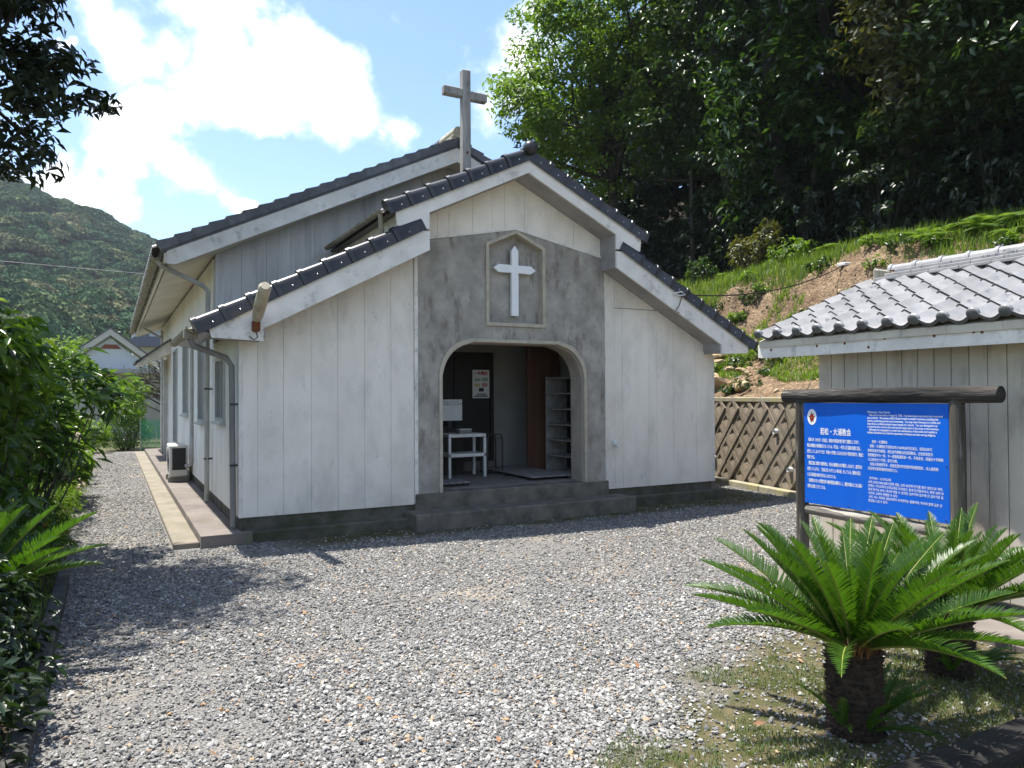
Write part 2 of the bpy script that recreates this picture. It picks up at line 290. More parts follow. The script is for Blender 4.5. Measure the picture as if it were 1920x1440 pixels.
# ================================================================== THE SETTING
def soil_mat(name, c1, c2, c3, sc, bump):
    return mat(name, c1, c2, rough=.97, scale=sc, spec=.1, bump=bump, bscale=45, stains=[(c3, sc*2.7, (1,1,1), .52, .68, .7)])
M_gravelbase = mat('gravel_bed', (.28,.27,.255), (.075,.073,.07), rough=.95, scale=75, spec=.15, bump=1., bscale=75, contrast=(.40,.60), detail=3,
     stains=[((.40,.33,.24), .8, (1,1,1), .54, .70, .7)])
def ground_zones():
    """turf bed round the cycads, mossy strip at the steps, sandy wear: stains with their own place on the ground"""
    t = M_gravelbase.node_tree; b = t.nodes['Principled BSDF']; c = b.inputs['Base Color'].links[0].from_socket
    g = N(t, 'ShaderNodeNewGeometry'); s = N(t, 'ShaderNodeSeparateXYZ'); L(t, g.outputs['Position'], s.inputs[0]); X_, Y_ = s.outputs['X'], s.outputs['Y']
    def nzz(sc, amp):
        n = N(t, 'ShaderNodeTexNoise'); n.inputs['Scale'].default_value = sc; n.inputs['Detail'].default_value = 6; L(t, g.outputs['Position'], n.inputs['Vector']); return math_n(t, 'MULTIPLY_ADD', n.outputs['Fac'], amp, -amp/2)
    def lay(mask, c1, c2, sc):
        nonlocal c
        n = N(t, 'ShaderNodeTexNoise'); n.inputs['Scale'].default_value = sc; n.inputs['Detail'].default_value = 7; L(t, g.outputs['Position'], n.inputs['Vector'])
        r = N(t, 'ShaderNodeMapRange'); r.inputs['From Min'].default_value = .35; r.inputs['From Max'].default_value = .65; L(t, n.outputs['Fac'], r.inputs['Value'])
        m = N(t, 'ShaderNodeMix'); m.data_type = 'RGBA'; m.inputs['A'].default_value = (*c1, 1); m.inputs['B'].default_value = (*c2, 1); L(t, r.outputs[0], m.inputs['Factor'])
        m2 = N(t, 'ShaderNodeMix'); m2.data_type = 'RGBA'; L(t, mask, m2.inputs['Factor']); L(t, c, m2.inputs['A']); L(t, m.outputs['Result'], m2.inputs['B']); c = m2.outputs['Result']
    # bed: (x-1)*.55 + (-5.95-y) > 0
    d = math_n(t, 'ADD', math_n(t, 'MULTIPLY_ADD', X_, .55, -.55-5.95), math_n(t, 'MULTIPLY', Y_, -1)); d = math_n(t, 'ADD', d, nzz(3.0, 1.1))
    lay(math_n(t, 'MULTIPLY_ADD', d, 2.2, .3, clamp=True), (.14,.115,.068), (.062,.070,.026), 9)
    m = math_n(t, 'ADD', math_n(t, 'MULTIPLY_ADD', Y_, 2.6, 2.6*.92), nzz(2.5, 1.3)); m = math_n(t, 'MULTIPLY', math_n(t, 'MINIMUM', math_n(t, 'MAXIMUM', m, 0), 1), math_n(t, 'MULTIPLY', math_n(t, 'MULTIPLY_ADD', X_, 1.5, -.3, clamp=True), math_n(t, 'MULTIPLY_ADD', X_, -1.2, 10.2, clamp=True)))
    lay(m, (.12,.105,.065), (.055,.062,.018), 4)
    L(t, c, b.inputs['Base Color'])
ground_zones()
M_soil = soil_mat('garden_soil', (.07,.055,.038), (.035,.028,.02), (.10,.085,.06), 6, .6)
M_turfsoil = soil_mat('turf_soil', (.17,.135,.085), (.10,.085,.045), (.09,.10,.03), 5, .6)
M_field = mat('field_ground', (.07,.09,.03), (.10,.09,.05), rough=.98, scale=.4)

def sheet(name, poly, z, m):
    o = MB().add([(x, y, z) for x, y in poly], [tuple(range(len(poly)))]).build(name, m); o['kind'] = 'structure'; return o
sheet('ground', [(-660,-660),(660,-660),(660,860),(-660,860)], -.02, M_field)
sheet('gravel_yard', [(-2.2,-12),(9.6,-12),(9.6,2.2),(-.02,2.2),(-.02,16.5),(-2.4,16.5)], 0, M_gravelbase)
garden = sheet('garden_bed', [(-9,-12),(-1.72,-12),(-1.70,-3),(-1.74,1),(-2.0,9),(-2.1,17),(-9,17)], .05, M_soil)
# apron along the side wall: two slabs
o = MB().cbox(-.70, -.44, -.12, 15.4, -.05, .065, .012).build('outer_concrete_apron', M_apron); o['kind'] = 'structure'
mb = MB(); mb.prism([(-.437,-.22),(.10,-.22),(.10,-.12),(-.012,-.10),(-.012,15.4),(-.437,15.4)], -.05, .135, 'z')
o = mb.build('inner_concrete_apron', M_apron2); o['kind'] = 'structure'

# hillside behind the retaining wall
HX = [8.0,9.0,9.5,10.2,11.1,11.55,12.0,12.35,12.9,13.5,14.5,18,30,48,80]
HZ = [1.42,1.58,1.80,2.05,2.75,3.15,3.92,4.25,4.62,4.82,5.05,6.9,13.2,20,22]
def xwall(y): return 8.34 + .19*(min(max(y, -8), 7)+.62)
def hill_z(x, y):
    x = np.asarray(x, float); y = np.asarray(y, float); sh = .25*np.sin(y*.55+.6)+.12*np.sin(y*1.7)
    z = np.interp(x+sh*np.clip((x-9)/2, 0, 1), HX, HZ)
    rough = np.clip((x-9)/1.5, 0, 1)
    bk = np.exp(-((x-11.8)/.45)**2)
    z = z + rough*(.06*fbm2(x*1.6, y*1.6, 3)+.04*fbm2(x*5, y*5, 5)) + bk*(.10*fbm2(x*3.1, y*3.4, 7)+.05*fbm2(x*9, y*9, 8))
    z = z + np.clip((x-20)/20, 0, 1)*1.5*fbm2(x*.08, y*.08, 9)
    return z
gx = np.concatenate([np.arange(7.4,14,.09), np.arange(14,20,.5), np.arange(20,90,2.5)]); gy = np.concatenate([np.arange(-40,-9,2), np.arange(-9,9,.1), np.arange(9,120,2.5)])
X, Y = np.meshgrid(gx, gy); Z = hill_z(X, Y)
xw = 8.34+.19*(np.clip(Y, -8, 7)+.62)
Z = np.where(X < xw+.16, -.4, Z); Z = np.where((Y < -3.2) & (X < 9.4), -.4, Z)
nx, ny = len(gx), len(gy); idx = np.arange(nx*ny).reshape(ny, nx)
quads = np.stack([idx[:-1,:-1], idx[:-1,1:], idx[1:,1:], idx[1:,:-1]], -1).reshape(-1, 4)
M_hill = bpy.data.materials.new('hillside_soil'); M_hill.use_nodes = True
t = M_hill.node_tree; b = t.nodes['Principled BSDF']; b.inputs['Roughness'].default_value = .97; b.inputs['Specular IOR Level'].default_value = .1
g = N(t, 'ShaderNodeNewGeometry'); sx = N(t, 'ShaderNodeSeparateXYZ'); L(t, g.outputs['Position'], sx.inputs[0])
n1 = N(t, 'ShaderNodeTexNoise'); n1.inputs['Scale'].default_value = 3.5; n1.inputs['Detail'].default_value = 8; L(t, g.outputs['Position'], n1.inputs['Vector'])
n2 = N(t, 'ShaderNodeTexNoise'); n2.inputs['Scale'].default_value = 22; n2.inputs['Detail'].default_value = 5; L(t, g.outputs['Position'], n2.inputs['Vector'])
rp = N(t, 'ShaderNodeValToRGB'); L(t, n1.outputs['Fac'], rp.inputs[0]); e = rp.color_ramp.elements
e[0].position = .3; e[0].color = (.135,.092,.060,1); e[1].position = .7; e[1].color = (.275,.205,.135,1)
rp2 = N(t, 'ShaderNodeValToRGB'); L(t, n2.outputs['Fac'], rp2.inputs[0]); e = rp2.color_ramp.elements
e[0].position = .35; e[0].color = (.45,.45,.45,1); e[1].position = .68; e[1].color = (1.25,1.2,1.15,1)
mm = N(t, 'ShaderNodeMix'); mm.data_type = 'RGBA'; mm.blend_type = 'MULTIPLY'; mm.inputs['Factor'].default_value = 1; L(t, rp.outputs[0], mm.inputs['A']); L(t, rp2.outputs[0], mm.inputs['B'])
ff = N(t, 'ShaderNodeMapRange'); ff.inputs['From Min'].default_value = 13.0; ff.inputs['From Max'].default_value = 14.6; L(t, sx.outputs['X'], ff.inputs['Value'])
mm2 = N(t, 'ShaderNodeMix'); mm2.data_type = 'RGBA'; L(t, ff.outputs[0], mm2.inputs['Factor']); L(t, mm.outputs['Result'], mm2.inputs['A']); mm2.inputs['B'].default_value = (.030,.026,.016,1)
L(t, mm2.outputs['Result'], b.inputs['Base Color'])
bp = N(t, 'ShaderNodeBump'); bp.inputs['Strength'].default_value = .8; bp.inputs['Distance'].default_value = .06; L(t, n2.outputs['Fac'], bp.inputs['Height']); L(t, bp.outputs[0], b.inputs['Normal'])
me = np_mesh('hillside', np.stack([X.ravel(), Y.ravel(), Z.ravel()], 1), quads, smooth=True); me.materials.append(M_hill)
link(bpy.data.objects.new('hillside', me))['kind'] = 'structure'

# distant wooded mountain on the left
CX_ = [-420,-200,-102,-46,-34,-25.6,-14.7,-3.6,7.9,19.8,45,90,160,400]; CZ_ = [150,140,118,101.6,100,96.8,93,87.9,80,74.4,58,38,30,30]
def mount_z(x, y):
    s = np.asarray(x)*400/np.maximum(np.asarray(y), 60.); h = np.interp(s*.6+np.asarray(x)*.4, CX_, CZ_)
    t_ = np.clip((y-95)/305, 0, 1.0); prof = .18*t_+.82*t_**1.25
    back = np.clip((np.asarray(y)-400)/300, 0, 1)
    return (h*prof+3*fbm2(np.asarray(x)*.03, np.asarray(y)*.03, 4)*np.clip(t_*4, 0, 1))*(1-.8*back)-4 - 3*(1-np.clip(t_*8, 0, 1))
mx_, my_ = np.meshgrid(np.linspace(-420, 400, 110), np.linspace(80, 700, 90)); mz_ = mount_z(mx_, my_)
idx = np.arange(mx_.size).reshape(mx_.shape)
quads = np.stack([idx[:-1,:-1], idx[:-1,1:], idx[1:,1:], idx[1:,:-1]], -1).reshape(-1, 4)
me = np_mesh('mountain', np.stack([mx_.ravel(), my_.ravel(), mz_.ravel()], 1), quads, smooth=True)
M_mount = mat('mountain_undergrowth', (.015,.032,.012), (.025,.045,.018), rough=1, scale=.2); me.materials.append(M_mount)
link(bpy.data.objects.new('mountain', me))['kind'] = 'structure'

# ================================================================== THE CHURCH
XC = 3.57
church = thing('church', 'white single storey church with stepped gable porch, black tiles and crosses', 'church')
def mir(poly): return [(2*XC-x, z) for x, z in reversed(poly)]
def board(name, poly, y0, y1, m, parent=church, ax='y'): return MB().prism(poly, y0, y1, ax).build(name, m, parent)
GAP = .0016
def xboards(seams, zb, ztop, y0, y1, m, brk=(), name='siding_board', zt2=None):
    for a, c in zip(seams[:-1], seams[1:]):
        a2, c2 = a+GAP, c-GAP; mids = [q for q in brk if a2 < q < c2]
        zb_ = zb if callable(zb) else (lambda q: zb)
        poly = [(a2, zb_(a2))] + [(q, zb_(q)) for q in mids] + [(c2, zb_(c2)), (c2, ztop(c2))] + [(q, ztop(q)) for q in reversed(mids)] + [(a2, ztop(a2))]
        dy = random.uniform(0, .003)
        board(name, poly, y0-dy, y1, m)
def lowsof(s): return 3.44-.528*(s-1.41)                  # underside of lower eaves
def upsof(s): return 4.59-.487*s
def fz(x):
    s = abs(x-XC); return (upsof(s) if s < 1.41 else max(lowsof(s), 2.27)) + .06
# backing core walls (dark gaps between the boards show it)
M_gap = mat('joint_shadow_backing', (.30,.29,.27), rough=.95)
core = [(0.02,.29),(2.10,.29)] + [(2.10,fz(2.10)-.02),(XC-3.36,2.34),(0.02,2.30)]
board('wall_core', core, .012, .12, M_gap); board('wall_core', mir(core), .012, .12, M_gap)
board('wall_core', [(2.10,3.3),(5.04,3.3),(5.04,fz(5.04)-.02),(XC+1.41,3.9),(XC,4.62),(XC-1.41,3.9),(2.10,fz(2.10)-.02)], .182, .24, M_gap)
xboards([0,.19,.48,.80,1.12,1.45,1.79,2.095], .27, fz, -.012, .012, M_white, brk=(XC-3.36,))
def z292(x): return 2.915
xboards([5.045,5.22], .27, fz, -.012, .012, M_white)
xboards([5.22,5.36,5.84], .27, z292, -.012, .012, M_white)
xboards([5.84,6.00,6.32,6.78,7.13], .27, lambda x: min(fz(x), 2.915), -.012, .012, M_white, brk=(6.015,6.93))
board('siding_panel', [(5.224,2.925),(6.03,2.925),(5.224,fz(5.224)+.02)], -.013, .012, M_white)
# grey mortar porch front with arch and niche
arch = [(2.43,.40),(2.43,1.90)]
for k in range(1, 9):
    w = math.pi/2*k/9; arch.append((2.43+.44*(1-math.cos(w)), 1.90+.48*math.sin(w)))
arch += [(2.87,2.40),(4.27,2.40)]
for k in range(8, 0, -1):
    w = math.pi/2*k/9; arch.append((4.71-.44*(1-math.cos(w)), 1.90+.48*math.sin(w)))
arch += [(4.71,1.90),(4.71,.40)]
niche = [(3.11,2.58),(3.11,3.69),(XC,3.90),(4.03,3.69),(4.03,2.58)]
def inset(poly, d):
    n = len(poly); area = sum(poly[i][0]*poly[(i+1)%n][1]-poly[(i+1)%n][0]*poly[i][1] for i in range(n)); sg = 1 if area > 0 else -1; res = []
    for i in range(n):
        p0, p1, p2 = [Vector(poly[j]) for j in ((i-1) % n, i, (i+1) % n)]
        e1 = (p1-p0).normalized(); e2 = (p2-p1).normalized(); n1 = Vector((-e1.y, e1.x))*sg; n2 = Vector((-e2.y, e2.x))*sg
        k = max(.3, 1+n1.dot(n2)); q = p1+(n1+n2)*(d/k); res.append((q.x, q.y))
    return res
outl = [(2.145,.40)] + arch[:] + [(5.035,.40),(5.035,3.60),(5.00,3.64),(XC,3.915),(2.145,3.62)]
panel = MB().prism(outl, -.022, .18, 'y', holes=[niche]).build('porch_front', M_panel, church)
# arch trim band
ain = [(min(max(p[0]+(.045 if p[0] < XC else -.045), 2.475), 4.665), p[1]-.045 if p[1] > 1.91 else p[1]) for p in arch]
MB().prism(arch + list(reversed(ain)), -.045, .17, 'y').build('arch_trim', M_creamtrim, church)
jin = [(p[0]+(.012 if p[0] < XC else -.012), p[1]-.012 if p[1] > 1.91 else p[1]) for p in ain]
MB().prism(ain + list(reversed(jin)), .02, .30, 'y').build('arch_reveal', M_jamb, church)
MB().prism(niche, -.045, .10, 'y', holes=[inset(niche, .045)]).build('niche_frame', M_creamtrim, church)
board('niche_back', niche, .075, .16, M_panel)
cz = MB(); w = .052
cz.prism([(XC-w,2.73),(XC+w,2.73),(XC+w,3.37-w),(XC+.25,3.37-w*1.05),(XC+.325,3.37),(XC+.25,3.37+w*1.05),(XC+w,3.37+w),(XC+w,3.62),(XC,3.69),(XC-w,3.62),(XC-w,3.37+w),(XC-.25,3.37+w*1.05),(XC-.325,3.37),(XC-.25,3.37-w*1.05),(XC-w,3.37-w)], -.005, .045)
MB.build(cz, 'niche_cross', M_cross, church)
MB().box(XC-.03, XC+.03, .045, .075, 3.0, 3.4).build('cross_mount', M_panel, church)
# gable boards above the porch front
pt = lambda x: (3.915-.1925*abs(x-XC))
xboards([2.16,2.43,2.59,2.93,3.22,3.41,3.72,4.13,4.52,4.98], pt, fz, -.006, .18, M_white, brk=(XC,))
bw = MB().prism([(2.15,3.655),(2.15,3.63),(XC,3.905),(4.99,3.63),(4.99,3.655),(XC,3.93)], -.03, -.006); bw.build('gable_rail', M_trim, church)
# vertical trims
for x0, x1 in ((2.097,2.143),(5.037,5.047)): MB().box(x0, x1, -.032, .02, .28, 3.50).build('corner_trim', M_trim, church)
MB().box(-.016, .03, -.017, .05, .27, 2.31).build('corner_trim', M_trim, church)
MB().box(7.115, 7.155, -.017, .05, .27, 2.25).build('corner_trim', M_trim, church)
# foundation, plinth and steps
MB().cbox(.03, 7.11, .01, .20, -.05, .285, .01).build('foundation', M_conc, church)
MB().cbox(.02, 1.98, -.16, .01, -.05, .125, .012).build('foundation_lip', M_conc, church)
MB().cbox(5.2, 7.3, -.12, .01, -.05, .15, .012).build('foundation_lip', M_conc, church)
MB().cbox(2.10, 5.08, -.05, .20, .18, .40, .012).build('porch_sill', M_step, church)
MB().cbox(1.96, 5.26, -.46, -.052, -.05, .205, .015).build('porch_step', M_step, church)
# vestibule
MB().box(1.4, 5.6, .19, 2.32, .2, .415).build('porch_floor', M_floor, church)
MB().box(1.4, 5.6, .12, 2.33, 2.56, 2.62).build('porch_ceiling', M_inwall, church)
MB().box(1.30, 1.40, .12, 2.36, .2, 2.6).build('porch_side_wall', M_inwall, church)
MB().box(5.32, 5.42, .12, 2.36, .2, 2.6).build('porch_side_wall', M_inwall, church)
MB().box(4.36, 5.42, 2.25, 2.33, .415, 2.6).build('porch_back_wall', M_inwall, church)
MB().box(1.4, 3.0, 2.25, 2.33, .415, 2.6).build('porch_back_wall', M_inwall, church)
MB().box(3.0, 4.36, 2.25, 2.33, 2.36, 2.6).build('porch_lintel', M_inwall, church)
MB().box(3.0, 4.36, 2.12, 2.33, .415, .56).build('door_sill', M_floor, church)
door = MB().box(3.0, 4.36, 2.26, 2.31, .56, 2.36)
for xa in (3.0,3.64,4.30): door.box(xa, xa+.06, 2.225, 2.26, .56, 2.36)
for za in (.56,1.30,2.28): door.box(3.06, 4.30, 2.23, 2.26, za, za+.08)
door = door.build('entrance_door', M_darkdoor, church)
MB().cbox(3.60, 3.625, 2.20, 2.235, 1.35, 1.5, .005).build('handle', M_darkmetal, door)

# eaves, fascias and soffits of the porch roofs (mirrored)
FY0, FY1 = -.405, -.372
upf = [(XC-1.83,3.70),(XC-1.41,3.70),(XC-1.41,3.905),(XC,4.59),(XC,4.76),(XC-1.85,3.875)]
lof = [(XC-1.83,3.672),(XC-1.41,3.672),(XC-1.41,3.44),(XC-3.38,2.40),(XC-3.38,2.26),(XC-3.92,2.285),(XC-3.95,2.40),(XC-1.62,3.655)]
for f_, nm in ((upf, 'upper_fascia'), (lof, 'lower_fascia')):
    board(nm, f_, FY0, FY1, M_fascia); board(nm, mir(f_), FY0, FY1, M_fascia)
us = [(XC-1.41,3.905),(XC,4.59),(XC,4.62),(XC-1.44,3.93),(XC-1.44,3.46),(XC-1.41,3.44)]
ls = [(XC-1.44,3.475),(XC-1.44,3.445),(XC-3.38,2.42),(XC-3.38,2.275),(XC-3.90,2.295),(XC-3.90,2.33),(XC-3.36,2.31),(XC-3.36,2.455)]
for f_ in (us, ls):
    board('soffit', f_, FY1+.002, .02, M_soffit); board('soffit', mir(f_), FY1+.002, .02, M_soffit)
# roof slabs
YB = 2.40
prf = thing('porch_roof', '', ''); prf.parent = church; 
for k_ in ('label','category'):
    if k_ in prf: del prf[k_]
upr = [(XC-1.93,3.875),(XC,4.80),(XC,4.66),(XC-1.45,3.95),(XC-1.45,3.90),(XC-1.93,3.84)]
lor = [(XC-4.05,2.36),(XC-1.55,3.71),(XC-1.45,3.71),(XC-1.45,3.56),(XC-3.9,2.33)]
for f_ in (upr, lor):
    for q_ in (f_, mir(f_)): MB().prism(q_, FY1+.004, YB, 'y').build('roof_slab', M_tile, prf)
# clerestory strips between the two roof levels, along the depth
for sgn in (-1, 1):
    xa = XC+sgn*1.46; xb = XC+sgn*1.80
    MB().box(min(xa,xb), max(xa,xb), FY1+.006, YB-.02, 3.58, 3.89).build('roof_upstand', M_trim, prf)
# --- barrel verge tile: skirt at the front, rolled top, lip at the lower end (local x = down the slope)
def verge_mesh(name, m, ln=.335, skirt=.10, rad=.075):
    prof = [(-.015, -skirt), (-.015, .02)]
    for k in range(0, 8): w = math.pi - math.pi*k/7; prof.append((rad-.015+rad*math.cos(w)*1.0, .02+rad*.85*math.sin(w)))
    prof.append((2*rad-.015, -.02)); n = len(prof); b_ = MB()
    rings = [(-.05, .86, -.006), (ln-.055, 1.0, .008), (ln-.05, 1.05, .014), (ln, 1.05, .014)]
    for x, sc, dz in rings:
        for y, z in prof: b_.v.append((x, rad+(y-rad)*sc, z*sc+dz))
    for i in range(len(rings)-1):
        for k in range(n-1): b_.f.append((i*n+k, i*n+k+1, (i+1)*n+k+1, (i+1)*n+k))
    b_.f.append(tuple(range((len(rings)-1)*n, len(rings)*n))); b_.f.append(tuple(reversed(range(n))))
    b_.lathe([(.007,-.004),(.007,.004)], 8, (0,0,0)) if False else None
    return b_.mesh(name, m, True)
vt = verge_mesh('verge_tile', M_tile)
M_nail = mat('steel_nail', (.6,.6,.6), rough=.35, metal=.8)
nailm = MB().lathe([(.009,-.006),(.009,.004),(.004,.009)], 8).mesh('tile_nail', M_nail)
def rake(parent, me, x_top, z_top, x_bot, z_bot, y, count, flip=1, nails=True, sc=1.):
    """tiles from the ridge down; local +x points down the slope"""
    d = Vector((x_bot-x_top, 0, z_bot-z_top)); ln = d.length; a = math.atan2(-(z_bot-z_top), abs(x_bot-x_top)); rz = 0 if x_bot > x_top else math.pi
    for i in range(count):
        p = Vector((x_top, y, z_top)) + d*(i/count)
        o = bpy.data.objects.new('verge_tile', me); link(o, parent); o.location = p
        # build the basis directly so the skirt always faces the street
        ex = d.normalized(); ey = Vector((0, 1, 0)); ez = ex.cross(ey)
        if ez.z < 0: ez = -ez
        o.matrix_local = Matrix.Translation(p) @ Matrix((ex, ey, ez)).transposed().to_4x4() @ Matrix.Diagonal((ln/count/.29*sc, sc, sc, 1))
        if nails:
            q = p + ex*(ln/count*.55) + ey*(-.016) + ez*(-.035)
            no = bpy.data.objects.new('tile_nail', nailm); link(no, parent); no.location = q; no.rotation_euler = (R(90), 0, 0)
rake(prf, vt, XC-.03, 4.835, XC-1.92, 3.925, -.425, 7)
rake(prf, vt, XC+.03, 4.835, XC+1.92, 3.925, -.425, 7)
rake(prf, vt, XC-1.55, 3.745, XC-4.05, 2.415, -.425, 9)
rake(prf, vt, XC+1.55, 3.745, XC+4.05, 2.415, -.425, 9)
# porch ridge: round cap tiles with a ball end
rm = MB(); prof = [(.085*math.cos(math.pi*k/8), .085*math.sin(math.pi*k/8)) for k in range(9)]
for yy, sc in ((0,1.13),(.04,1.13),(.045,1.),(.30,.97)):
    for x, z in prof: rm.v.append((x*sc, yy, z*sc))
n_ = 9
for i in range(3):
    for k in range(n_-1): rm.f.append((i*n_+k, i*n_+k+1, (i+1)*n_+k+1, (i+1)*n_+k))
rm.f.append(tuple(range(n_))); rm.f.append(tuple(range(3*n_, 4*n_)))
ridge_me = rm.mesh('ridge_tile', M_tile, True)
for i in range(10): inst('ridge_tile', ridge_me, prf, (XC, -.40+i*.285, 4.86))
bl = MB().lathe([(.001,-.09),(.05,-.08),(.085,-.045),(.098,0),(.085,.05),(.05,.085),(.001,.098)], 18, (XC,-.44,4.905)); bl.build('ridge_end_tile', M_tile, prf, True)
# eave end tiles on the raised roof's left and right edge (small scalloped ends)
et = MB()
for k in range(7):
    w = math.pi*k/6; et.v.append((0, .075-.075*math.cos(w), .055*math.sin(w))); 
for k in range(7):
    w = math.pi*k/6; et.v.append((.22, .075-.075*math.cos(w), .055*math.sin(w)+.10))
et.v += [(0,.235,-.012),(.22,.235,.09),(0,0,-.03),(0,.235,-.04)]
for k in range(6): et.f.append((k, k+1, k+8, k+7))
et.f += [(6,14,15,13), tuple([16]+list(range(7))+[14,17])]
eave_me = et.mesh('eave_tile', M_tileold, True); eave_bl = et.mesh('eave_tile', M_tile, True)
def eaves(parent, me, x, z, y0, y1, pitch, side=-1):
    for i in range(int((y1-y0)/pitch)):
        o = inst('eave_tile', me, parent, (x, y0+i*pitch, z)); 
        if side > 0: o.scale = (-1, 1, 1)
eaves(prf, eave_bl, XC-1.97, 3.88, -.24, 2.2, .235); eaves(prf, eave_bl, XC+1.97, 3.88, -.24, 2.2, .235, 1)
eaves(prf, eave_bl, XC-4.09, 2.375, -.24, 2.2, .235); eaves(prf, eave_bl, XC+4.09, 2.375, -.24, 2.2, .235, 1)

# --- nave
NY, NF = 2.33, 1.93
def nz_top(s): return 5.60-.478*s
def nsof(s): return 5.36-.478*s
board('nave_gable_core', [(.02,.3),(1.42,.3),(1.42,2.5),(5.5,2.5),(5.5,.3),(7.12,.3),(7.12,nsof(3.55)),(XC,nsof(0)),(.02,nsof(3.55))], NY+.013, NY+.1, M_gap)
ns = [0]+[.02+i*.41 for i in range(1, 9)]; ns = [0,.35,.7,1.05,1.40,1.75,2.10,2.45,2.80,3.15,XC]
xboards(ns, lambda x: 2.35 if x < 1.9 else 3.5, lambda x: nsof(abs(x-XC))+.03, NY-.012, NY+.013, M_nave, name='nave_gable_board')
xboards([2*XC-q for q in reversed(ns)], 2.35, lambda x: nsof(abs(x-XC))+.03, NY-.012, NY+.013, M_nave, name='nave_gable_board')
nroof = bpy.data.objects.new('nave_roof', None); link(nroof, church)
nf = [(XC-4.12,3.415),(XC,5.375),(XC,5.60),(XC-4.22,3.585),(XC-4.22,3.42)]
for q_ in (nf, mir(nf)): MB().prism(q_, NF-.03, NF, 'y').build('bargeboard', M_fascia, nroof)
sl = [(XC-4.28,3.56),(XC,5.605),(XC,5.70),(XC-4.30,3.645)]
for q_ in (sl, mir(sl)): MB().prism(q_, NF-.04, 15.75, 'y').build('roof_slab', M_tileold, nroof)
sf = [(XC-4.20,3.46),(XC-4.20,3.43),(XC-3.55,3.68),(XC,5.385),(XC,5.415)]
for q_ in (sf, mir(sf)): MB().prism(q_, NF, 15.7, 'y').build('soffit', M_cream, nroof)
MB().box(-.68,-.645, NF, 15.7, 3.44, 3.57).build('eave_fascia', M_fascia, nroof)
vt2 = MB()   # flat side tile with a drop skirt
vt2.add([(-.03,-.02,-.085),(.27,-.02,-.085),(.27,-.02,.05),(-.03,-.02,.018),(-.03,.20,.018),(.27,.20,.05),(.27,.20,-.01),(-.03,.20,-.02),(.27,.0,-.085),(-.03,.0,-.085)],
        [(0,1,2,3),(3,2,5,4),(4,5,6,7),(1,8,6,5,2),(0,3,4,7,9),(0,9,8,1)])
vt2_me = vt2.mesh('verge_tile', M_tileold)
rake(nroof, vt2_me, XC-.02, 5.72, XC-4.34, 3.655, NF-.045, 20, nails=False)
rake(nroof, vt2_me, XC+.02, 5.72, XC+4.34, 3.655, NF-.045, 20, nails=False)
eaves(nroof, eave_me, XC-4.39, 3.635, NF+.15, 15.7, .235); 
# nave ridge: mortar stack and round caps
mbx = MB()
for i in range(14):
    y0_ = NF-.06+i*1.0; mbx.cbox(XC-.11, XC+.11, y0_, y0_+.995, 5.66, 5.78, .01)
mbx.build('ridge_mortar', M_mortar, nroof)
rc = [(XC+.09*math.cos(a_), 5.84+.09*math.sin(a_)) for a_ in [2*math.pi*k/14 for k in range(14)]]
for i in range(22): MB().prism(rc, NF-.08+i*.62, NF-.08+i*.62+.60, 'y').build('ridge_tile', M_mortar if i % 3 == 0 else M_tileold, nroof)
# side wall boards (x = 0, facing -x) with window openings
wins = [(1.15,2.05,1.32,2.17),(3.50,4.40,1.24,2.60),(6.30,7.40,1.30,2.70),(8.95,10.05,.60,2.72)]
ys = [.05]; 
for a_ in (.5,.85,1.15,2.05,2.42,2.8,3.15,3.5,4.4,4.75,5.1,5.5,5.9,6.3,7.4,7.75,8.1,8.5,8.95,10.05,10.4,10.8,11.2,11.6,12,12.4,12.8,13.2,13.6,14,14.4,14.8,15.3): ys.append(a_)
MB().prism([(.05,.29),(15.3,.29),(15.3,3.6),(2.42,3.6),(2.42,2.45),(.05,2.45)], .075, .12, 'x').build('wall_core', M_gap, church)
for a_, c_ in zip(ys[:-1], ys[1:]):
    top = 2.40 if c_ <= 2.42 else 3.62; w_ = [q for q in wins if abs(q[0]-a_) < .02]
    spans = [(.27, top)] if not w_ else [(.27, w_[0][2]), (w_[0][3], top)]
    for z0_, z1_ in spans: MB().box(-.012-random.uniform(0,.003), .08, a_+GAP, c_-GAP, z0_, z1_).build('siding_board', M_side, church)
for (a_, c_, z0_, z1_) in wins:
    wo = MB(); t_ = .045
    wo.box(-.04, .075, a_, a_+t_, z0_, z1_).box(-.04, .075, c_-t_, c_, z0_, z1_).box(-.04, .075, a_+t_, c_-t_, z1_-t_, z1_).box(-.04, .075, a_+t_, c_-t_, z0_, z0_+t_)
    wo.box(-.02, .06, (a_+c_)/2-.02, (a_+c_)/2+.02, z0_+t_, z1_-t_)
    wo = wo.build('window', M_alu, church)
    MB().box(.035, .042, a_+t_+.001, (a_+c_)/2-.021, z0_+t_+.001, z1_-t_-.001).build('pane', M_glass, wo)
    MB().box(.035, .042, (a_+c_)/2+.021, c_-t_-.001, z0_+t_+.001, z1_-t_-.001).build('pane', M_glass, wo)
    MB().cbox(-.085, -.012, a_-.04, c_+.04, z0_-.04, z0_, .006).build('sill', M_alu, wo)
MB().cbox(-.005, .12, .03, 15.3, -.05, .27, .008).build('foundation', M_conc, church)
MB().box(-.02, .1, 15.3, 15.36, .2, 3.6).build('corner_trim', M_trim, church)
MB().box(0.1, 7.1, 15.28, 15.34, .2, 3.7).build('rear_wall', M_side, church)
MB().prism([(.1,.2),(15.3,.2),(15.3,3.6),(2.42,3.6),(2.42,2.3),(.1,2.3)], 7.02, 7.12, 'x').build('right_side_wall', M_side, church)
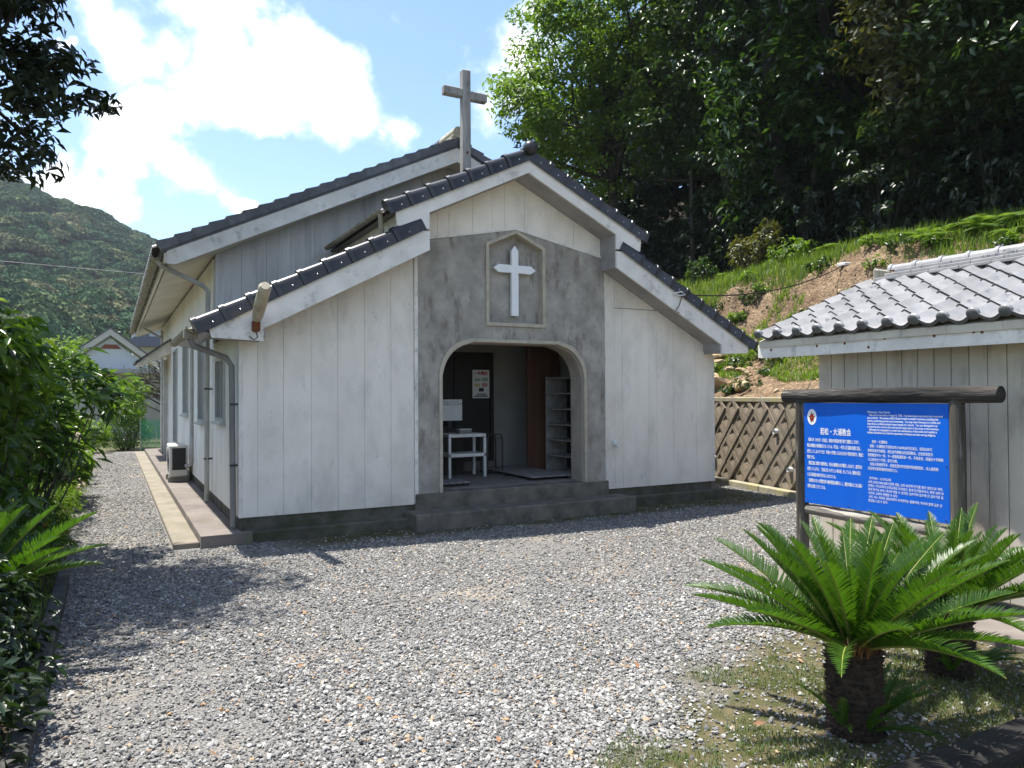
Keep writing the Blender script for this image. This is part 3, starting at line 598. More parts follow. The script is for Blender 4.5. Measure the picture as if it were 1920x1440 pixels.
# side entrance canopy
cp = MB().prism([(-.75,2.47),(-.75,2.40),(0,2.72),(0,3.02),(-.05,3.02)], 11.0, 12.9, 'y').build('side_canopy', M_trim, church)
MB().prism([(-.80,2.50),(-.78,2.46),(-.02,3.03),(-.02,3.08)], 10.93, 12.97, 'y').build('canopy_tiles', M_tileold, cp)
MB().box(-.12,-.03, 12.0, 12.09, .13, 2.6).build('canopy_post', M_pipe, cp)
# gutters and downpipes
def gutter(name, x, z, y0, y1, r, m):
    g_ = MB(); n = 8
    for yy in (y0, y1):
        for k in range(n+1): w = math.pi+math.pi*k/n; g_.v.append((x+r*math.cos(w), yy, z+r*math.sin(w)))
        for k in range(n+1): w = math.pi+math.pi*k/n; g_.v.append((x+r*.9*math.cos(w), yy, z+r*.9*math.sin(w)))
    n1 = n+1; o2 = 2*n1
    for k in range(n): g_.f += [(k, k+1, o2+k+1, o2+k), (n1+k, o2+n1+k, o2+n1+k+1, n1+k+1), (k, n1+k, n1+k+1, k+1), (o2+k, o2+k+1, o2+n1+k+1, o2+n1+k)]
    return g_.build(name, m, church, True)
gutter('gutter', -.77, 3.55, 1.98, 15.7, .065, M_gutter)
gutter('gutter', -.53, 2.40, -.38, 2.35, .06, M_gutter)
gutter('gutter', XC-2.0, 3.89, -.36, 2.25, .045, M_gutter)
for yy in np.arange(2.3, 15.5, .9): MB().cbox(-.845, -.64, yy, yy+.025, 3.50, 3.525, .004).build('gutter_bracket', M_gutter, church)
MB().tube([(-.74,2.12,3.52),(-.74,2.12,3.47),(-.70,2.14,3.42),(-.16,2.36,3.22),(-.085,2.40,3.14),(-.085,2.5,2.6),(-.085,2.58,.16)], .034, 10).build('downpipe', M_pipe, church, True)
MB().tube([(-.53,-.10,2.35),(-.53,-.10,2.26),(-.50,-.08,2.21),(-.14,.08,2.09),(-.075,.12,2.0),(-.06,.12,.16)], .034, 10).build('downpipe', M_pipegrey, church, True)
MB().tube([(XC-2.0,-.28,3.86),(XC-1.98,-.24,3.72),(XC-1.94,-.2,3.56)], .03, 10).build('downpipe', M_gutter, church, True)
MB().cbox(-.60,-.46, -.17,-.03, 2.28, 2.40, .012).build('gutter_hopper', M_gutter, church)
for zz, p_ in ((1.55,(-.06,.12)),(.85,(-.06,.12)),(1.75,(-.085,2.53)),(.75,(-.085,2.57))): MB().cbox(p_[0]-.04, 0, p_[1]-.042, p_[1]+.042, zz, zz+.022, .004).build('pipe_clip', M_darkmetal, church)
MB().tube([(-.085,13.4,3.45),(-.085,13.4,.16)], .034, 8).build('downpipe', M_pipe, church, True)
MB().tube([(-.60,13.0,3.50),(-.085,13.4,3.25)], .03, 8).build('downpipe', M_pipe, church, True)
# roof cross
rcx = MB(); w = .07
rcx.cbox(XC-w, XC+w, 1.53, 1.66, 4.8, 6.72, .016)
rcx.build('roof_cross', M_oldwood, church)
MB().cbox(XC-.38, XC-w-.001, 1.535, 1.65, 6.28, 6.42, .016).build('roof_cross_arm', M_oldwood, church); MB().cbox(XC+w+.001, XC+.36, 1.535, 1.65, 6.26, 6.40, .016).build('roof_cross_arm', M_oldwood, church)
MB().lathe([(.018,-.01),(.018,.012),(.008,.018)], 8).xf(Matrix.Translation((XC+.0,1.525,5.42)) @ Matrix.Rotation(R(90), 4, 'X')).build('cross_bolt', M_rust, church)
# porch lamp on the left fascia
lamp = MB(); a_ = Vector((.10,-.50,2.50)); b_ = Vector((.09,-1.08,2.78)); dv = (b_-a_)
lamp.tube([a_-dv*.02, a_, a_+dv*.1, a_+dv*.5, a_+dv*.93, a_+dv*1.0], [.02,.05,.062,.066,.066,.045], 14)
lamp = lamp.build('porch_lamp', mat('lamp_housing', (.50,.45,.34), (.34,.29,.2), rough=.5, scale=8), church, True)
MB().cbox(.06, .14, -.50, -.406, 2.36, 2.48, .01).build('lamp_bracket', M_rust, lamp)
MB().tube([(.10,-.44,2.36),(.12,-.44,2.30),(.08,-.43,2.27),(.03,-.42,2.31)], .006, 6).build('lamp_wire', M_black, lamp)
# wall tap / hook on the right boards, wire on the right fascia
tp = MB().cbox(5.165, 5.215, -.075, -.012, .90, .985, .012); tp.tube([(5.19,-.05,.93),(5.19,-.10,.92),(5.21,-.12,.86)], .014, 8); tp.build('wall_tap', M_metalwhite, church, True)
MB().tube([(6.15,-.42,3.09),(6.10,-.425,2.96),(6.03,-.42,2.87),(6.10,-.425,2.85)], .006, 6).build('fascia_wire', M_black, church)
MB().tube([(5.98,-.44,3.13),(6.08,-.45,3.10),(6.2,-.44,3.12),(6.12,-.45,3.16),(5.98,-.44,3.13)], .010, 6).build('cable_anchor', M_metalwhite, church)

# ================================================================== SHED
shed = thing('shed', 'pale vertical board shed with silver grey pantile roof beside the sign', 'shed', (4.6,-4.11,0))
def sl_(o):   # shift world-built geometry into the shed's own frame
    o.location = (-4.6, 4.11, 0); return o
SY0, SY1 = -4.11, -8.55; EX, EZ, SLP = 4.27, 2.19, .385
y_ = SY0; 
while y_ > SY1:
    w_ = .1405; sl_(MB().cbox(4.6-random.uniform(0,.004), 4.63, y_-w_+.003, y_-.003, .08, 2.24, .003).build('wall_board', M_boardgrey, shed)); y_ -= w_
sl_(MB().box(4.625, 7.35, SY1, SY0-.02, .05, 2.28).build('wall_core', M_gap, shed))
sl_(MB().prism([(4.63,2.28),(7.35,2.28),(6.0,2.80)], SY0-.03, SY0-.015, 'y').build('gable_wall', M_boardgrey, shed))
sl_(MB().cbox(4.55, 7.4, SY1, SY0-.005, -.05, .08, .01).build('footing', M_conc, shed))
sroof = bpy.data.objects.new('shed_roof', None); link(sroof, shed)
def rz_(x): return EZ + SLP*(x-EX) - .045
sl_(MB().prism([(EX+.03,rz_(EX+.03)),(6.0,rz_(6.0)),(7.72,rz_(4.28)),(7.72,rz_(4.28)-.06),(6.0,rz_(6.0)-.06),(EX+.03,rz_(EX+.03)-.06)], SY1, -3.66, 'y').build('roof_deck', M_boardgrey, sroof))
sl_(MB().box(EX+.045, EX+.075, SY1, -3.665, 1.995, 2.135).build('eave_fascia', M_trim, sroof))
sl_(MB().prism([(EX+.045,2.0),(EX+.045,2.12),(6.0,2.12+SLP*1.685),(6.0,2.0+SLP*1.685)], -3.662, -3.635, 'y').build('bargeboard', M_trim, sroof))
for yy in (-3.80,-4.33,-4.62,-4.85,-5.0,-5.42,-5.72,-5.78,-6.1,-6.4): sl_(MB().lathe([(.013,0),(.010,.004)], 7, (0,0,0)).xf(Matrix.Translation((EX+.045,yy,2.06+random.uniform(-.03,.045))) @ Matrix.Rotation(R(-90), 4, 'Y')).build('rusty_nail', M_rust, sroof))
M_tileshade = mat('shaded_tile_edge', (.12,.12,.118), (.075,.075,.075), rough=.6, scale=20)  # shade on the tile lips and end discs, put into a darker colour
# pantile: pan and roll across its width (local y), running up the slope (local x)
def pantile(eave):
    b_ = MB(); n = 15; W, LN, T = .232, .275, .016
    def prof(u): # u 0..1 across
        return .026*math.cos(2*math.pi*(u-.88)) + (.016*math.exp(-((u-.88)/.11)**2))
    for j, (x, dz) in enumerate(((0, .020), (.06, .017), (LN, 0))):
        for k in range(n):
            u = k/(n-1); b_.v.append((x, (u-.5)*W*1.06, prof(u)+dz))
    for j in range(2):
        for k in range(n-1): b_.f.append((j*n+k, j*n+k+1, (j+1)*n+k+1, (j+1)*n+k))
    o_ = len(b_.v); drop = .030 if eave else T
    for k in range(n): x, y, z = b_.v[k]; b_.v.append((x+.004, y, z-drop))
    for k in range(n-1): b_.f.append((k, o_+k, o_+k+1, k+1))
    if eave:
        c = (.0, (.88-.5)*W*1.06, .035)
        disc = MB().lathe([(.001,-.016),(.030,-.014),(.043,-.004),(.046,.006),(.046,.03)], 14).xf(Matrix.Translation(c) @ Matrix.Rotation(R(90), 4, 'Y'))
        b_.add(disc.v, disc.f)
    me = b_.mesh('pantile', M_tileshed, True); me.materials.append(M_tileshade)
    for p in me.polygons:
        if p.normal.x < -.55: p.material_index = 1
    return me
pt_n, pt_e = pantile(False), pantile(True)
ang = math.atan(SLP); NR = 7; rl = 1.80/NR
cols = 21
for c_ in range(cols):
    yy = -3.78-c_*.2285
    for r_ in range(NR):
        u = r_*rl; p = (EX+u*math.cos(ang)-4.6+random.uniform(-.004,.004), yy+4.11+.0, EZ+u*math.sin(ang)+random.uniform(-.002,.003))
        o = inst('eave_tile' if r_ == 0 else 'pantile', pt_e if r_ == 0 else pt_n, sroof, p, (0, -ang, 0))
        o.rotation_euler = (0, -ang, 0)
far = MB().prism([(6.05,rz_(5.95)+.05),(7.76,rz_(4.24)+.05),(7.76,rz_(4.24)+.02),(6.05,rz_(5.95)+.02)], SY1, -3.64, 'y'); sl_(far.build('far_slope_tiles', M_tileshed, sroof))
# ridge: three courses of flat tiles and a row of round caps
zr = EZ+SLP*(6.0-EX)-.02
for k, (hw, z0_) in enumerate(((.15,zr),(.125,zr+.035),(.10,zr+.068))):
    y_ = -3.80-.1*k
    while y_ > SY1:
        sl_(MB().cbox(6.0-hw, 6.0+hw, max(y_-.296, SY1), y_, z0_, z0_+.030, .004).build('ridge_course_tile', M_tileshed, sroof)); y_ -= .30
rcm = MB(); n_ = 11
for xx, sc in ((0,1.2),(.035,1.2),(.04,1.),(.27,.97)):
    for k in range(n_): w = math.pi*k/(n_-1); rcm.v.append((.062*sc*math.cos(w), -xx, .062*sc*math.sin(w)))
for i in range(3):
    for k in range(n_-1): rcm.f.append((i*n_+k, i*n_+k+1, (i+1)*n_+k+1, (i+1)*n_+k))
rcm.f += [tuple(range(n_)), tuple(range(3*n_, 4*n_))]
rcap = rcm.mesh('ridge_cap_tile', M_tileshed, True)
for i in range(17): inst('ridge_cap_tile', rcap, sroof, (1.4, -3.90-i*.27+4.11, zr+.105))
sl_(MB().cbox(5.87, 6.13, -3.81, -3.76, zr-.02, zr+.15, .03).build('ridge_end_mortar', M_mortar, sroof))
o = MB().cbox(3.78, 4.56, SY1, -4.05, -.06, .045, .012).build('shed_apron', M_apron2); o['kind'] = 'structure'

# ================================================================== RETAINING WALL
wd = Vector((.19, 1, 0)).normalized(); wa = math.atan2(wd.y, wd.x)
W0 = Vector((xwall(-3.4), -3.4, 0)); WL = 11.2; WH = 1.50
rw = thing('retaining_wall', 'brown concrete block retaining wall with diamond pattern beside the church', 'wall', W0)
rw.rotation_euler.z = wa     # local x runs along the wall, local -y is uphill, +y faces the yard
MB().box(0, WL, -.30, -.04, -.1, WH).build('wall_core', M_block, rw)
MB().cbox(-.02, WL, -.32, .01, WH, WH+.085, .012).build('wall_cap', M_cap, rw)
k_ = 0
xk = 0
while xk < WL: MB().cbox(xk, xk+1.19, .06, .20, -.06, .10, .012).build('kerb_stone', M_cap, rw); xk += 1.2
DW, DH = .205, .235    # half diagonals
bd = MB()
def dia(s, y): return [(-DW*s, y, 0), (0, y, -DH*s), (DW*s, y, 0), (0, y, DH*s)]
rings = [dia(1.04,-.03), dia(.99,.002), dia(.975,.006), dia(.52,.006), dia(.49,.006)]
for i_, r_ in enumerate(rings): bd.v += [(x, y+((.009*(-x/DW-z/DH) if i_ else 0) - (.035*max(0, (-x/DW+z/DH)/.49) if i_ == 4 else 0)), z) for x, y, z in r_]
for i in range(4):
    for k in range(4): bd.f.append((i*4+k, i*4+(k+1)%4, (i+1)*4+(k+1)%4, (i+1)*4+k))
bd.f.append((16,17,18,19))
bme = bd.mesh('block', M_block)
row = 0; zc = .17
while zc < WH-.1:
    xq = .21+(.21 if row % 2 else 0)
    while xq < 7.6:
        inst('block', bme, rw, (xq, random.uniform(-.006,.006), zc)); xq += .42
    zc += .243; row += 1
for xx, zz in ((3.35,1.02),(3.0,.42),(5.2,.45)):
    pv = MB(); 
    for k in range(2): pass
    pv.tube([(xx,-.06,zz),(xx,.06,zz)], .045, 14, False); pv.tube([(xx,.06,zz),(xx,-.02,zz)], .034, 14, False); pv.build('drain_pipe', M_metalwhite, rw, True)

# ================================================================== SIGN
SX = 4.2
sign = thing('information_board', 'blue enamel information board framed by dark weathered logs', 'sign', (SX,-4.95,0))
def so(o): o.location = (-SX, 4.95, 0); return o
def log(name, p0, p1, r, m, seed, n=14):
    rd = random.Random(seed); p0 = Vector(p0); p1 = Vector(p1); k = 9; pts = []; rs = []
    for i in range(k):
        q = p0.lerp(p1, i/(k-1)); pts.append(q+Vector((rd.uniform(-1,1), rd.uniform(-1,1)*.3, rd.uniform(-1,1)))*.003); rs.append(r*(1+rd.uniform(-.05,.05)))
    rs[0] *= .93; rs[-1] *= .93
    return so(MB().tube(pts, rs, n).build(name, m, sign, True))
log('post', (SX,-4.25,-.1), (SX,-4.25,1.60), .055, M_post, 1); log('post', (SX,-5.66,-.1), (SX,-5.66,1.60), .055, M_post, 2)
log('top_beam', (SX,-4.07,1.625), (SX,-5.97,1.635), .062, M_log, 3, 18); log('bottom_rail', (SX+.01,-4.30,.615), (SX+.01,-5.62,.60), .048, M_rail, 4)
pan = so(MB().cbox(SX-.026, SX-.014, -5.612, -4.296, .675, 1.565, .003).build('sign_panel', M_blue, sign))
for yy, zz in ((-4.33,.70),(-4.75,.70),(-5.2,.70),(-5.58,.70),(-5.59,1.1),(-4.31,1.1)):
    so(MB().lathe([(.006,0),(.004,.004)], 8).xf(Matrix.Translation((SX-.026,yy,zz)) @ Matrix.Rotation(R(-90), 4, 'Y')).build('screw', M_darkmetal, sign))
# lettering: plane facing -x, reading direction -y
TXT = []
def text(body, y, z, size, sx=1.0, space=1.0, bold=0., m=M_lett, origin=None, basis=None, parent=None, name='lettering', depth=.0004):
    cu = bpy.data.curves.new('t', 'FONT'); cu.body = body; cu.size = size; cu.space_line = space; cu.resolution_u = 2; cu.offset = bold; cu.extrude = depth; cu.align_y = 'TOP'
    ob = bpy.data.objects.new('t', cu); link(ob); TXT.append((ob, sx, y, z, m, basis, parent, name)); return ob
SB = Matrix(((0,0,-1),(-1,0,0),(0,1,0)))   # columns: reading dir -y, up z, normal -x
jp = ("　昭和６年（1931年）９月設立、昭和35年民家を借り受けて御堂にしており、\n現在は桐教会の巡回教会となっている。平日は、一見すると普通の民家に見え、\n見落としてしまいそうだが、屋根の十字架と入口の大きな十字架が目印で、教会と\n判別できる。\n"
      "　聖堂正面に安置する聖母像は、地元大浦地区の方が製作したもので、西洋風の\n女性というよりも、「五島に育ったやさしい母の顔」をしている。聖母の足元\nには五島原産の椿の花があしらわれている。\n"
      "　信徒数は少ないが聖堂内外の維持管理は素晴らしく、歴史の重みとともに強い\n信仰心を感じさせてくれる。")
en = ("Wakamatsu・Oura Church\n   This church was built on August 5, 1960.  A private house was rented and converted\ninto a church.  The priests of Kiri Church travel to smaller churches, including this\nchurch, performing service and ceremonies.  You may miss it because it is white and\n"
      "looks like an ordinary private house instead of a church.  You can distinguish it as\na church by the cross on the roof and the large mark of the cross on the entrance.\n   Although its congregation is small, the maintenance of the inside and outside is\nbrilliant and allow us to feel the importance of history and also strong religious.")
zh = ("　　若松・大浦教会\n　若松・大浦教会于昭和35年(1960年)8月5日设立，昭和35年代\n借用民家作为教堂。现在成为桐教会的巡回教会。白色的圣堂与\n其他教堂不大一样，乍一看跟普通民家一样，不易发现，但通过十字架和\n入口处的大十字架，即可分辨。\n　信徒人数虽然不多，但是圣堂内外的维护管理得很好，令人感受到\n历史的沉重和强烈的信仰之心。")
ko = ("  와카마쓰・오우라교회\n소화 35년(1960) 8월 5일에 설립, 소화 35년에 민가를 빌려 성당으로 하여,\n현재는 기리교회의 순회교회로 되어있다. 흰색 민가풍이어서, 언뜻 보면 보\n통의 민가로 보여, 지나쳐 버릴 수 있지만, 십자가와 입구에 큰 십자가로 표\n시되어, 교회라 판별할 수 있다.\n 신도 수는 적지만 성당내외의 유지관리는 훌륭하며, 역사와 함께 깊은 신\n앙심을 느낄 수 있다.")
text('若松・大浦教会', -4.47, 1.345, .062, (.31,.062), bold=.0007, parent=pan, basis=SB)
text(jp, -4.33, 1.255, .0245, (.565,.445), 1.45, bold=.0003, parent=pan, basis=SB)
text(en, -4.935, 1.505, .0250, (.63,.190), 1.0, bold=.0003, parent=pan, basis=SB)
text(zh, -4.935, 1.265, .0240, (.63,.245), 1.3, parent=pan, basis=SB)
text(ko, -4.935, .965, .0245, (.63,.205), 1.2, parent=pan, basis=SB)
# round flower emblem
def disc(name, y, z, ry, rz, dx, m, n=24, parent=None):
    pts = [(y+ry*math.cos(2*math.pi*k/n), z+rz*math.sin(2*math.pi*k/n)) for k in range(n)]
    return MB().prism(pts, SX-.0265-dx, SX-.026, 'x').build(name, m, parent or pan)
disc('emblem_disc', -4.385, 1.44, .048, .070, .0008, M_cross)
M_red = mat('red_print', (.45,.02,.03), rough=.5); M_lf = mat('green_print', (.02,.14,.06), rough=.5); M_yel = mat('yellow_print', (.75,.55,.15), rough=.5)
def leafp(cy, cz_, ang_, ln, w_):
    pts = [(0,0),(ln*.35,w_),(ln,0),(ln*.35,-w_)]; ca, sa = math.cos(ang_), math.sin(ang_)
    MB().prism([(cy+a_*ca-b_*sa, cz_+a_*sa+b_*ca) for a_, b_ in pts], SX-.0282, SX-.0268, 'x').build('emblem_leaf', M_lf, pan)
for an, l_ in ((85,.055),(115,.045),(15,.04),(165,.042),(-80,.05),(-110,.045)): leafp(-4.385, 1.435, R(an), l_, .011)
for k in range(5): w = 2*math.pi*k/5+.3; disc('emblem_petal', -4.385+.013*math.cos(w), 1.435+.015*math.sin(w), .013, .016, .0025, M_red, 10)
disc('emblem_heart', -4.385, 1.435, .005, .006, .0035, M_yel, 8)

# ================================================================== AIR CONDITIONER
ac = thing('air_conditioner', 'cream outdoor air conditioner unit standing on the concrete apron', 'air conditioner', (-.24,5.9,.135))
MB().cbox(-.15, .15, -.38, .38, .10, .66, .02).build('casing', M_ac, ac)
for q in (-.28,.28): MB().cbox(-.17, .17, q-.04, q+.04, 0, .10, .008).build('foot', mat('ac_foot', (.25,.23,.2), rough=.8), ac)
g_ = MB()
for k in range(7): g_.box(-.10+k*.034, -.094+k*.034, -.386, -.381, .22, .60)
for k in range(9): g_.box(-.105, .115, -.387, -.382, .22+k*.045, .226+k*.045)
g_.build('side_grille', M_darkmetal, ac)
MB().box(-.105, .115, -.3835, -.3805, .22, .606).build('grille_back', M_black, ac)
fan = MB()
for r_ in (.06,.11,.16,.21):
    pts = [(-.153, -.08+r_*math.cos(2*math.pi*k/20), .38+r_*math.sin(2*math.pi*k/20)) for k in range(21)]; fan.tube(pts, .004, 5, False)
fan.build('fan_guard', M_darkmetal, ac)
MB().cbox(-.155,-.149, .22, .30, .45, .58, .002).build('rating_plate', M_metalwhite, ac)
MB().tube([(.12,-.36,.30),(.14,-.44,.28),(.18,-.50,.31),(.20,-.52,.42),(.20,-.52,1.9),(.205,-.50,2.75)], .035, 10).build('pipe_cover', M_pipe, ac, True)

# ================================================================== IN THE PORCH
tb = thing('small_table', 'white metal framed side table with a lower shelf inside the porch', 'table', (3.42,1.45,.415))
for x in (-.29,.29):
    for y in (-.19,.19): MB().cbox(x-.02, x+.02, y-.02, y+.02, 0, .60, .003).build('leg', M_metalwhite, tb)
for zz in (.605,.31): MB().cbox(-.31, .31, -.21, .21, zz, zz+.05, .004).build('table_shelf', M_metalwhite, tb)
bx = thing('visitor_book_box', 'small grey box lying on the white porch table', 'box', (3.44,1.42,1.0705)); MB().cbox(-.10, .10, -.07, .07, 0, .055, .006).build('box_body', M_shelf, bx); MB().cbox(-.103, .103, -.073, .073, .055, .068, .004).build('lid', M_metalwhite, bx)
st = thing('notice_stand', 'dark desktop stand with a white handwritten notice card in the porch', 'notice', (3.36,1.80,.415))
MB().cbox(-.20, .20, -.10, .14, 0, .72, .006).build('cabinet', M_darkdoor, st)
MB().cbox(-.03, .03, -.02, .02, .72, .86, .004).build('stem', M_darkmetal, st); MB().cbox(-.20,.20,-.10,.10,.72,.735,.003).build('base_plate', M_darkmetal, st)
card = MB().cbox(-.24, .20, -.055, -.045, .84, 1.17, .002).build('notice_card', M_cross, st)
for k in range(2): MB().cbox(.195, .225, -.06, -.04, .87+k*.22, .91+k*.22, .004).build('clip', M_black, st)
ra = thing('umbrella_rail', 'dark tubular steel umbrella rail beside the white porch table', 'umbrella stand', (4.0,1.62,.415))
for y in (-.12,.12): MB().tube([(-.12,y,0),(-.12,y,.56),(-.10,y,.60),(-.06,y,.62),(.08,y,.62),(.12,y,.60),(.14,y,.56),(.14,y,0)], .011, 8).build('hoop', M_darkmetal, ra, True)
for zz in (.55,.06): MB().tube([(.14,-.12,zz),(.14,.12,zz)], .007, 6).build('crossbar', M_darkmetal, ra); 
MB().cbox(-.13,.15,-.13,.13,.012,.03,.004).build('drip_tray', M_darkmetal, ra)
sh = thing('shoe_shelf', 'open grey wooden shoe shelf against the porch side wall', 'shelf', (4.98,.78,.415))
for y in (-.46,.44): MB().cbox(-.20, .20, y, y+.022, 0, 1.52, .003).build('side_panel', M_shelf, sh)
for k in range(7): MB().cbox(-.195, .195, -.437, .439, .04+k*.24, .062+k*.24, .003).build('shelf_board', M_shelf, sh)
MB().box(.185, .195, -.437, .439, .07, 1.50).build('back_panel', M_darkdoor, sh)
pl = thing('wooden_panel', 'tall red brown wooden panel standing behind the shoe shelf', 'panel', (4.92,1.55,.415)); 
MB().cbox(-.30, .30, -.02, .02, 0, 1.95, .004).build('panel_board', M_brownpanel, pl); MB().cbox(-.31,.31,-.03,.03,1.952,2.0,.004).build('top_rail', M_brownpanel, pl)
for (nm, lb, x0_, x1_, y0_, y1_, k) in (('duckboard', 'grey slatted duckboard lying before the shoe shelf', 4.02, 4.72, .35, 2.0, 6), ('duckboard', 'short dark duckboard lying at the foot of the left arch jamb', 2.50, 3.02, .30, .72, 5)):
    db = thing(nm, lb, 'duckboard', ((x0_+x1_)/2, (y0_+y1_)/2, .415)); hx, hy = (x1_-x0_)/2, (y1_-y0_)/2; sw = 2*hx/k
    for j in range(k): MB().cbox(-hx+j*sw+.006, -hx+(j+1)*sw-.006, -hy, hy, .04, .06, .003).build('slat', M_shelf, db)
    for q in (-.8,0,.8): MB().cbox(-hx, hx, q*hy-.02, q*hy+.02, 0, .04, .003).build('bearer', M_darkdoor, db)
po = thing('poster', 'white poster with red heading and coloured patches on the dark door', 'poster', (4.12,2.224,1.60))
MB().box(-.155, .155, -.003, 0, 0, .47).build('sheet', M_cross, po)
M_yp = mat('pale_yellow_print', (.62,.52,.25), rough=.6); M_gp = mat('pale_green_print', (.35,.48,.36), rough=.6); M_pp = mat('pink_print', (.62,.30,.28), rough=.6); M_ink = mat('black_ink', (.03,.03,.03), rough=.6)
for (a_, b_, c_, d_, m_) in ((-.12,-.02,.19,.24,M_yp),(.02,.12,.19,.25,M_pp),(-.12,-.01,.28,.33,M_gp),(.02,.13,.28,.34,M_gp),(-.04,.05,.11,.17,M_ink),(-.13,.13,.025,.045,M_ink),(-.08,.10,.06,.075,M_ink)):
    MB().prism([(a_+.01,c_),(b_-.01,c_),(b_,c_+.01),(b_,d_-.01),(b_-.01,d_),(a_+.01,d_),(a_,d_-.01),(a_,c_+.01)], -.0045, -.003).build('print_patch', m_, po)
PB = Matrix(((1,0,0),(0,0,-1),(0,1,0)))
text('一斉電話', -.125, .44, .062, 1.0, bold=.0015, m=M_red, parent=po, basis=PB)
text('ご自由にお入り下さい\n記帳をお願いいたします', -.21, 1.15, .036, 1.0, 1.1, m=M_ink, parent=st, basis=PB)
bpy.context.view_layer.update(); dg = bpy.context.evaluated_depsgraph_get()
for ob, sx_, a_, z_, m_, basis, parent, nm in TXT:
    me = bpy.data.meshes.new_from_object(ob.evaluated_get(dg)); me.materials.clear(); me.materials.append(m_); me.name = 'lettering'
    o = bpy.data.objects.new(nm, me); link(o, parent)
    if basis is SB: T_ = Vector((SX-.0268, a_, z_))
    elif parent is po: T_ = Vector((a_, -.0040, z_))
    else: T_ = Vector((a_, -.0562, z_))
    sy_ = 1
    if isinstance(sx_, tuple):
        co = np.array([v.co[:] for v in me.vertices]); sy_ = sx_[1]/(co[:, 1].max()-co[:, 1].min()); sx_ = sx_[0]/co[:, 0].max()
    o.matrix_local = Matrix.Translation(T_) @ basis.to_4x4() @ Matrix.Diagonal((sx_, sy_, 1, 1))
    cu = ob.data; bpy.data.objects.remove(ob); bpy.data.curves.remove(cu)

# ================================================================== ON THE HILLSIDE
def rock(name, seed, sc, sub=2, m=M_rock):
    rd = np.random.default_rng(seed); bm = bmesh.new(); bmesh.ops.create_icosphere(bm, subdivisions=sub, radius=1)
    planes = [Vector(rd.normal(size=3)).normalized() for _ in range(9)]; offs = rd.uniform(.55, .85, 9)
    for v in bm.verts:
        for p, q in zip(planes, offs):
            d = v.co.dot(p)-q
            if d > 0: v.co -= p*d
        v.co = Vector((v.co.x*sc[0], v.co.y*sc[1], v.co.z*sc[2]))
    me = bpy.data.meshes.new(name); bm.to_mesh(me); bm.free(); me.materials.append(m); return me
rocks = [rock('rock', 20+i, (.34,.26,.16)) for i in range(5)]
RS = [(9.35,2.35,1.15,.5),(9.75,2.75,.8,1),(9.9,3.1,.9,2),(10.35,3.2,.8,3),(9.3,1.55,.75,4),(9.55,1.75,.6,5),(10.2,2.6,.7,6),(10.6,3.5,.8,.2),(9.2,2.85,.6,2.2),(10.0,2.2,.5,1.7),(11.5,2.0,.35,.4),(10.9,1.9,.4,2.4)]
for i, (x, y, s_, a_) in enumerate(RS):
    o = bpy.data.objects.new('rock', rocks[i % 5]); link(o); o.location = (x, y, float(hill_z(x, y))+.05*s_); o.rotation_euler = (random.uniform(-.3,.3), random.uniform(-.3,.3), a_); o.scale = (s_, s_, s_)
    if i == 0: tag(o, 'large flat topped tan rock on the soil above the block wall', 'rock', 'rocks above the block wall')
    else: tag(o, 'rough tan rock lying on the soil slope above the block wall', 'rock', 'rocks above the block wall')
mp_ = thing('metal_post', 'short perforated steel post standing on the earth bank', 'post', (12.2,1.0,3.85))
MB().cbox(-.025, .025, -.02, .02, -.25, .58, .003).build('post_bar', M_alu, mp_); MB().cbox(-.06,.06,-.015,.015,.50,.56,.003).build('post_bracket', M_rust, mp_)
lp = thing('floodlight', 'small white floodlight on a thin stake on the earth bank', 'lamp', (12.15,1.42,3.80))
MB().tube([(.02,-.12,-.2),(0,0,.50)], .014, 8).build('stake', M_darkmetal, lp); MB().cbox(-.10,.10,-.09,.12,.49,.56,.012).build('lamp_head', M_metalwhite, lp)
cable = []
A_, B_ = Vector((6.15,-.44,3.12)), Vector((12.15,1.42,4.32))
for k in range(15): t_ = k/14; q = A_.lerp(B_, t_); q.z -= .22*4*t_*(1-t_); cable.append(q)
o = MB().tube(cable, .011, 6).build('overhead_cable', M_black); tag(o, 'thin black cable slung from the church eave to the floodlight on the bank', 'cable')
o = MB().tube([(-28,60,13.2),(-10,62,12.5),(8,64,12.3),(30,66,12.6)], .016, 6).build('power_line', M_pipe); tag(o, 'thin pale power line crossing in front of the wooded mountain', 'cable')

# ================================================================== FAR HOUSES, BLOCK WALL, NET
hs = thing('house', 'low grey house with white gable and small brown vent below the mountain', 'house', (-1.38,50,0))
M_hw = mat('house_grey_wall', (.36,.37,.36), (.30,.31,.30), rough=.9, scale=1)
MB().box(-3.3, 3.3, 0, 8, -.6, 3.5).build('wall', M_hw, hs)
MB().prism([(-2.9,3.62),(2.6,3.62),(0,5.75)], -.05, .1, 'y').build('gable', mat('gable_paint', (.56,.60,.63), rough=.8), hs)
hr = bpy.data.objects.new('roof', None); link(hr, hs)
for s_ in (-1, 1):
    MB().prism([(s_*3.35,3.35),(s_*3.45,3.72),(0,6.38),(0,5.95)], -.5, -.35, 'y').build('bargeboard', mat('barge', (.50,.48,.42), rough=.8), hr)
    MB().prism([(s_*3.55,3.62),(s_*3.6,3.74),(0,6.50),(0,6.38)], -.52, 8.3, 'y').build('roof_slope', M_tileold, hr)
MB().prism([(-3.6,3.30),(3.4,3.30),(3.2,3.6),(-3.4,3.6)], -1.1, 0, 'y').build('pent_roof', M_tileshed, hs)
MB().prism([(-.62,5.02),(.68,5.02),(.40,5.32),(-.35,5.32)], -.09, -.04, 'y').build('vent', mat('vent_brown', (.22,.08,.04), rough=.8), hs)
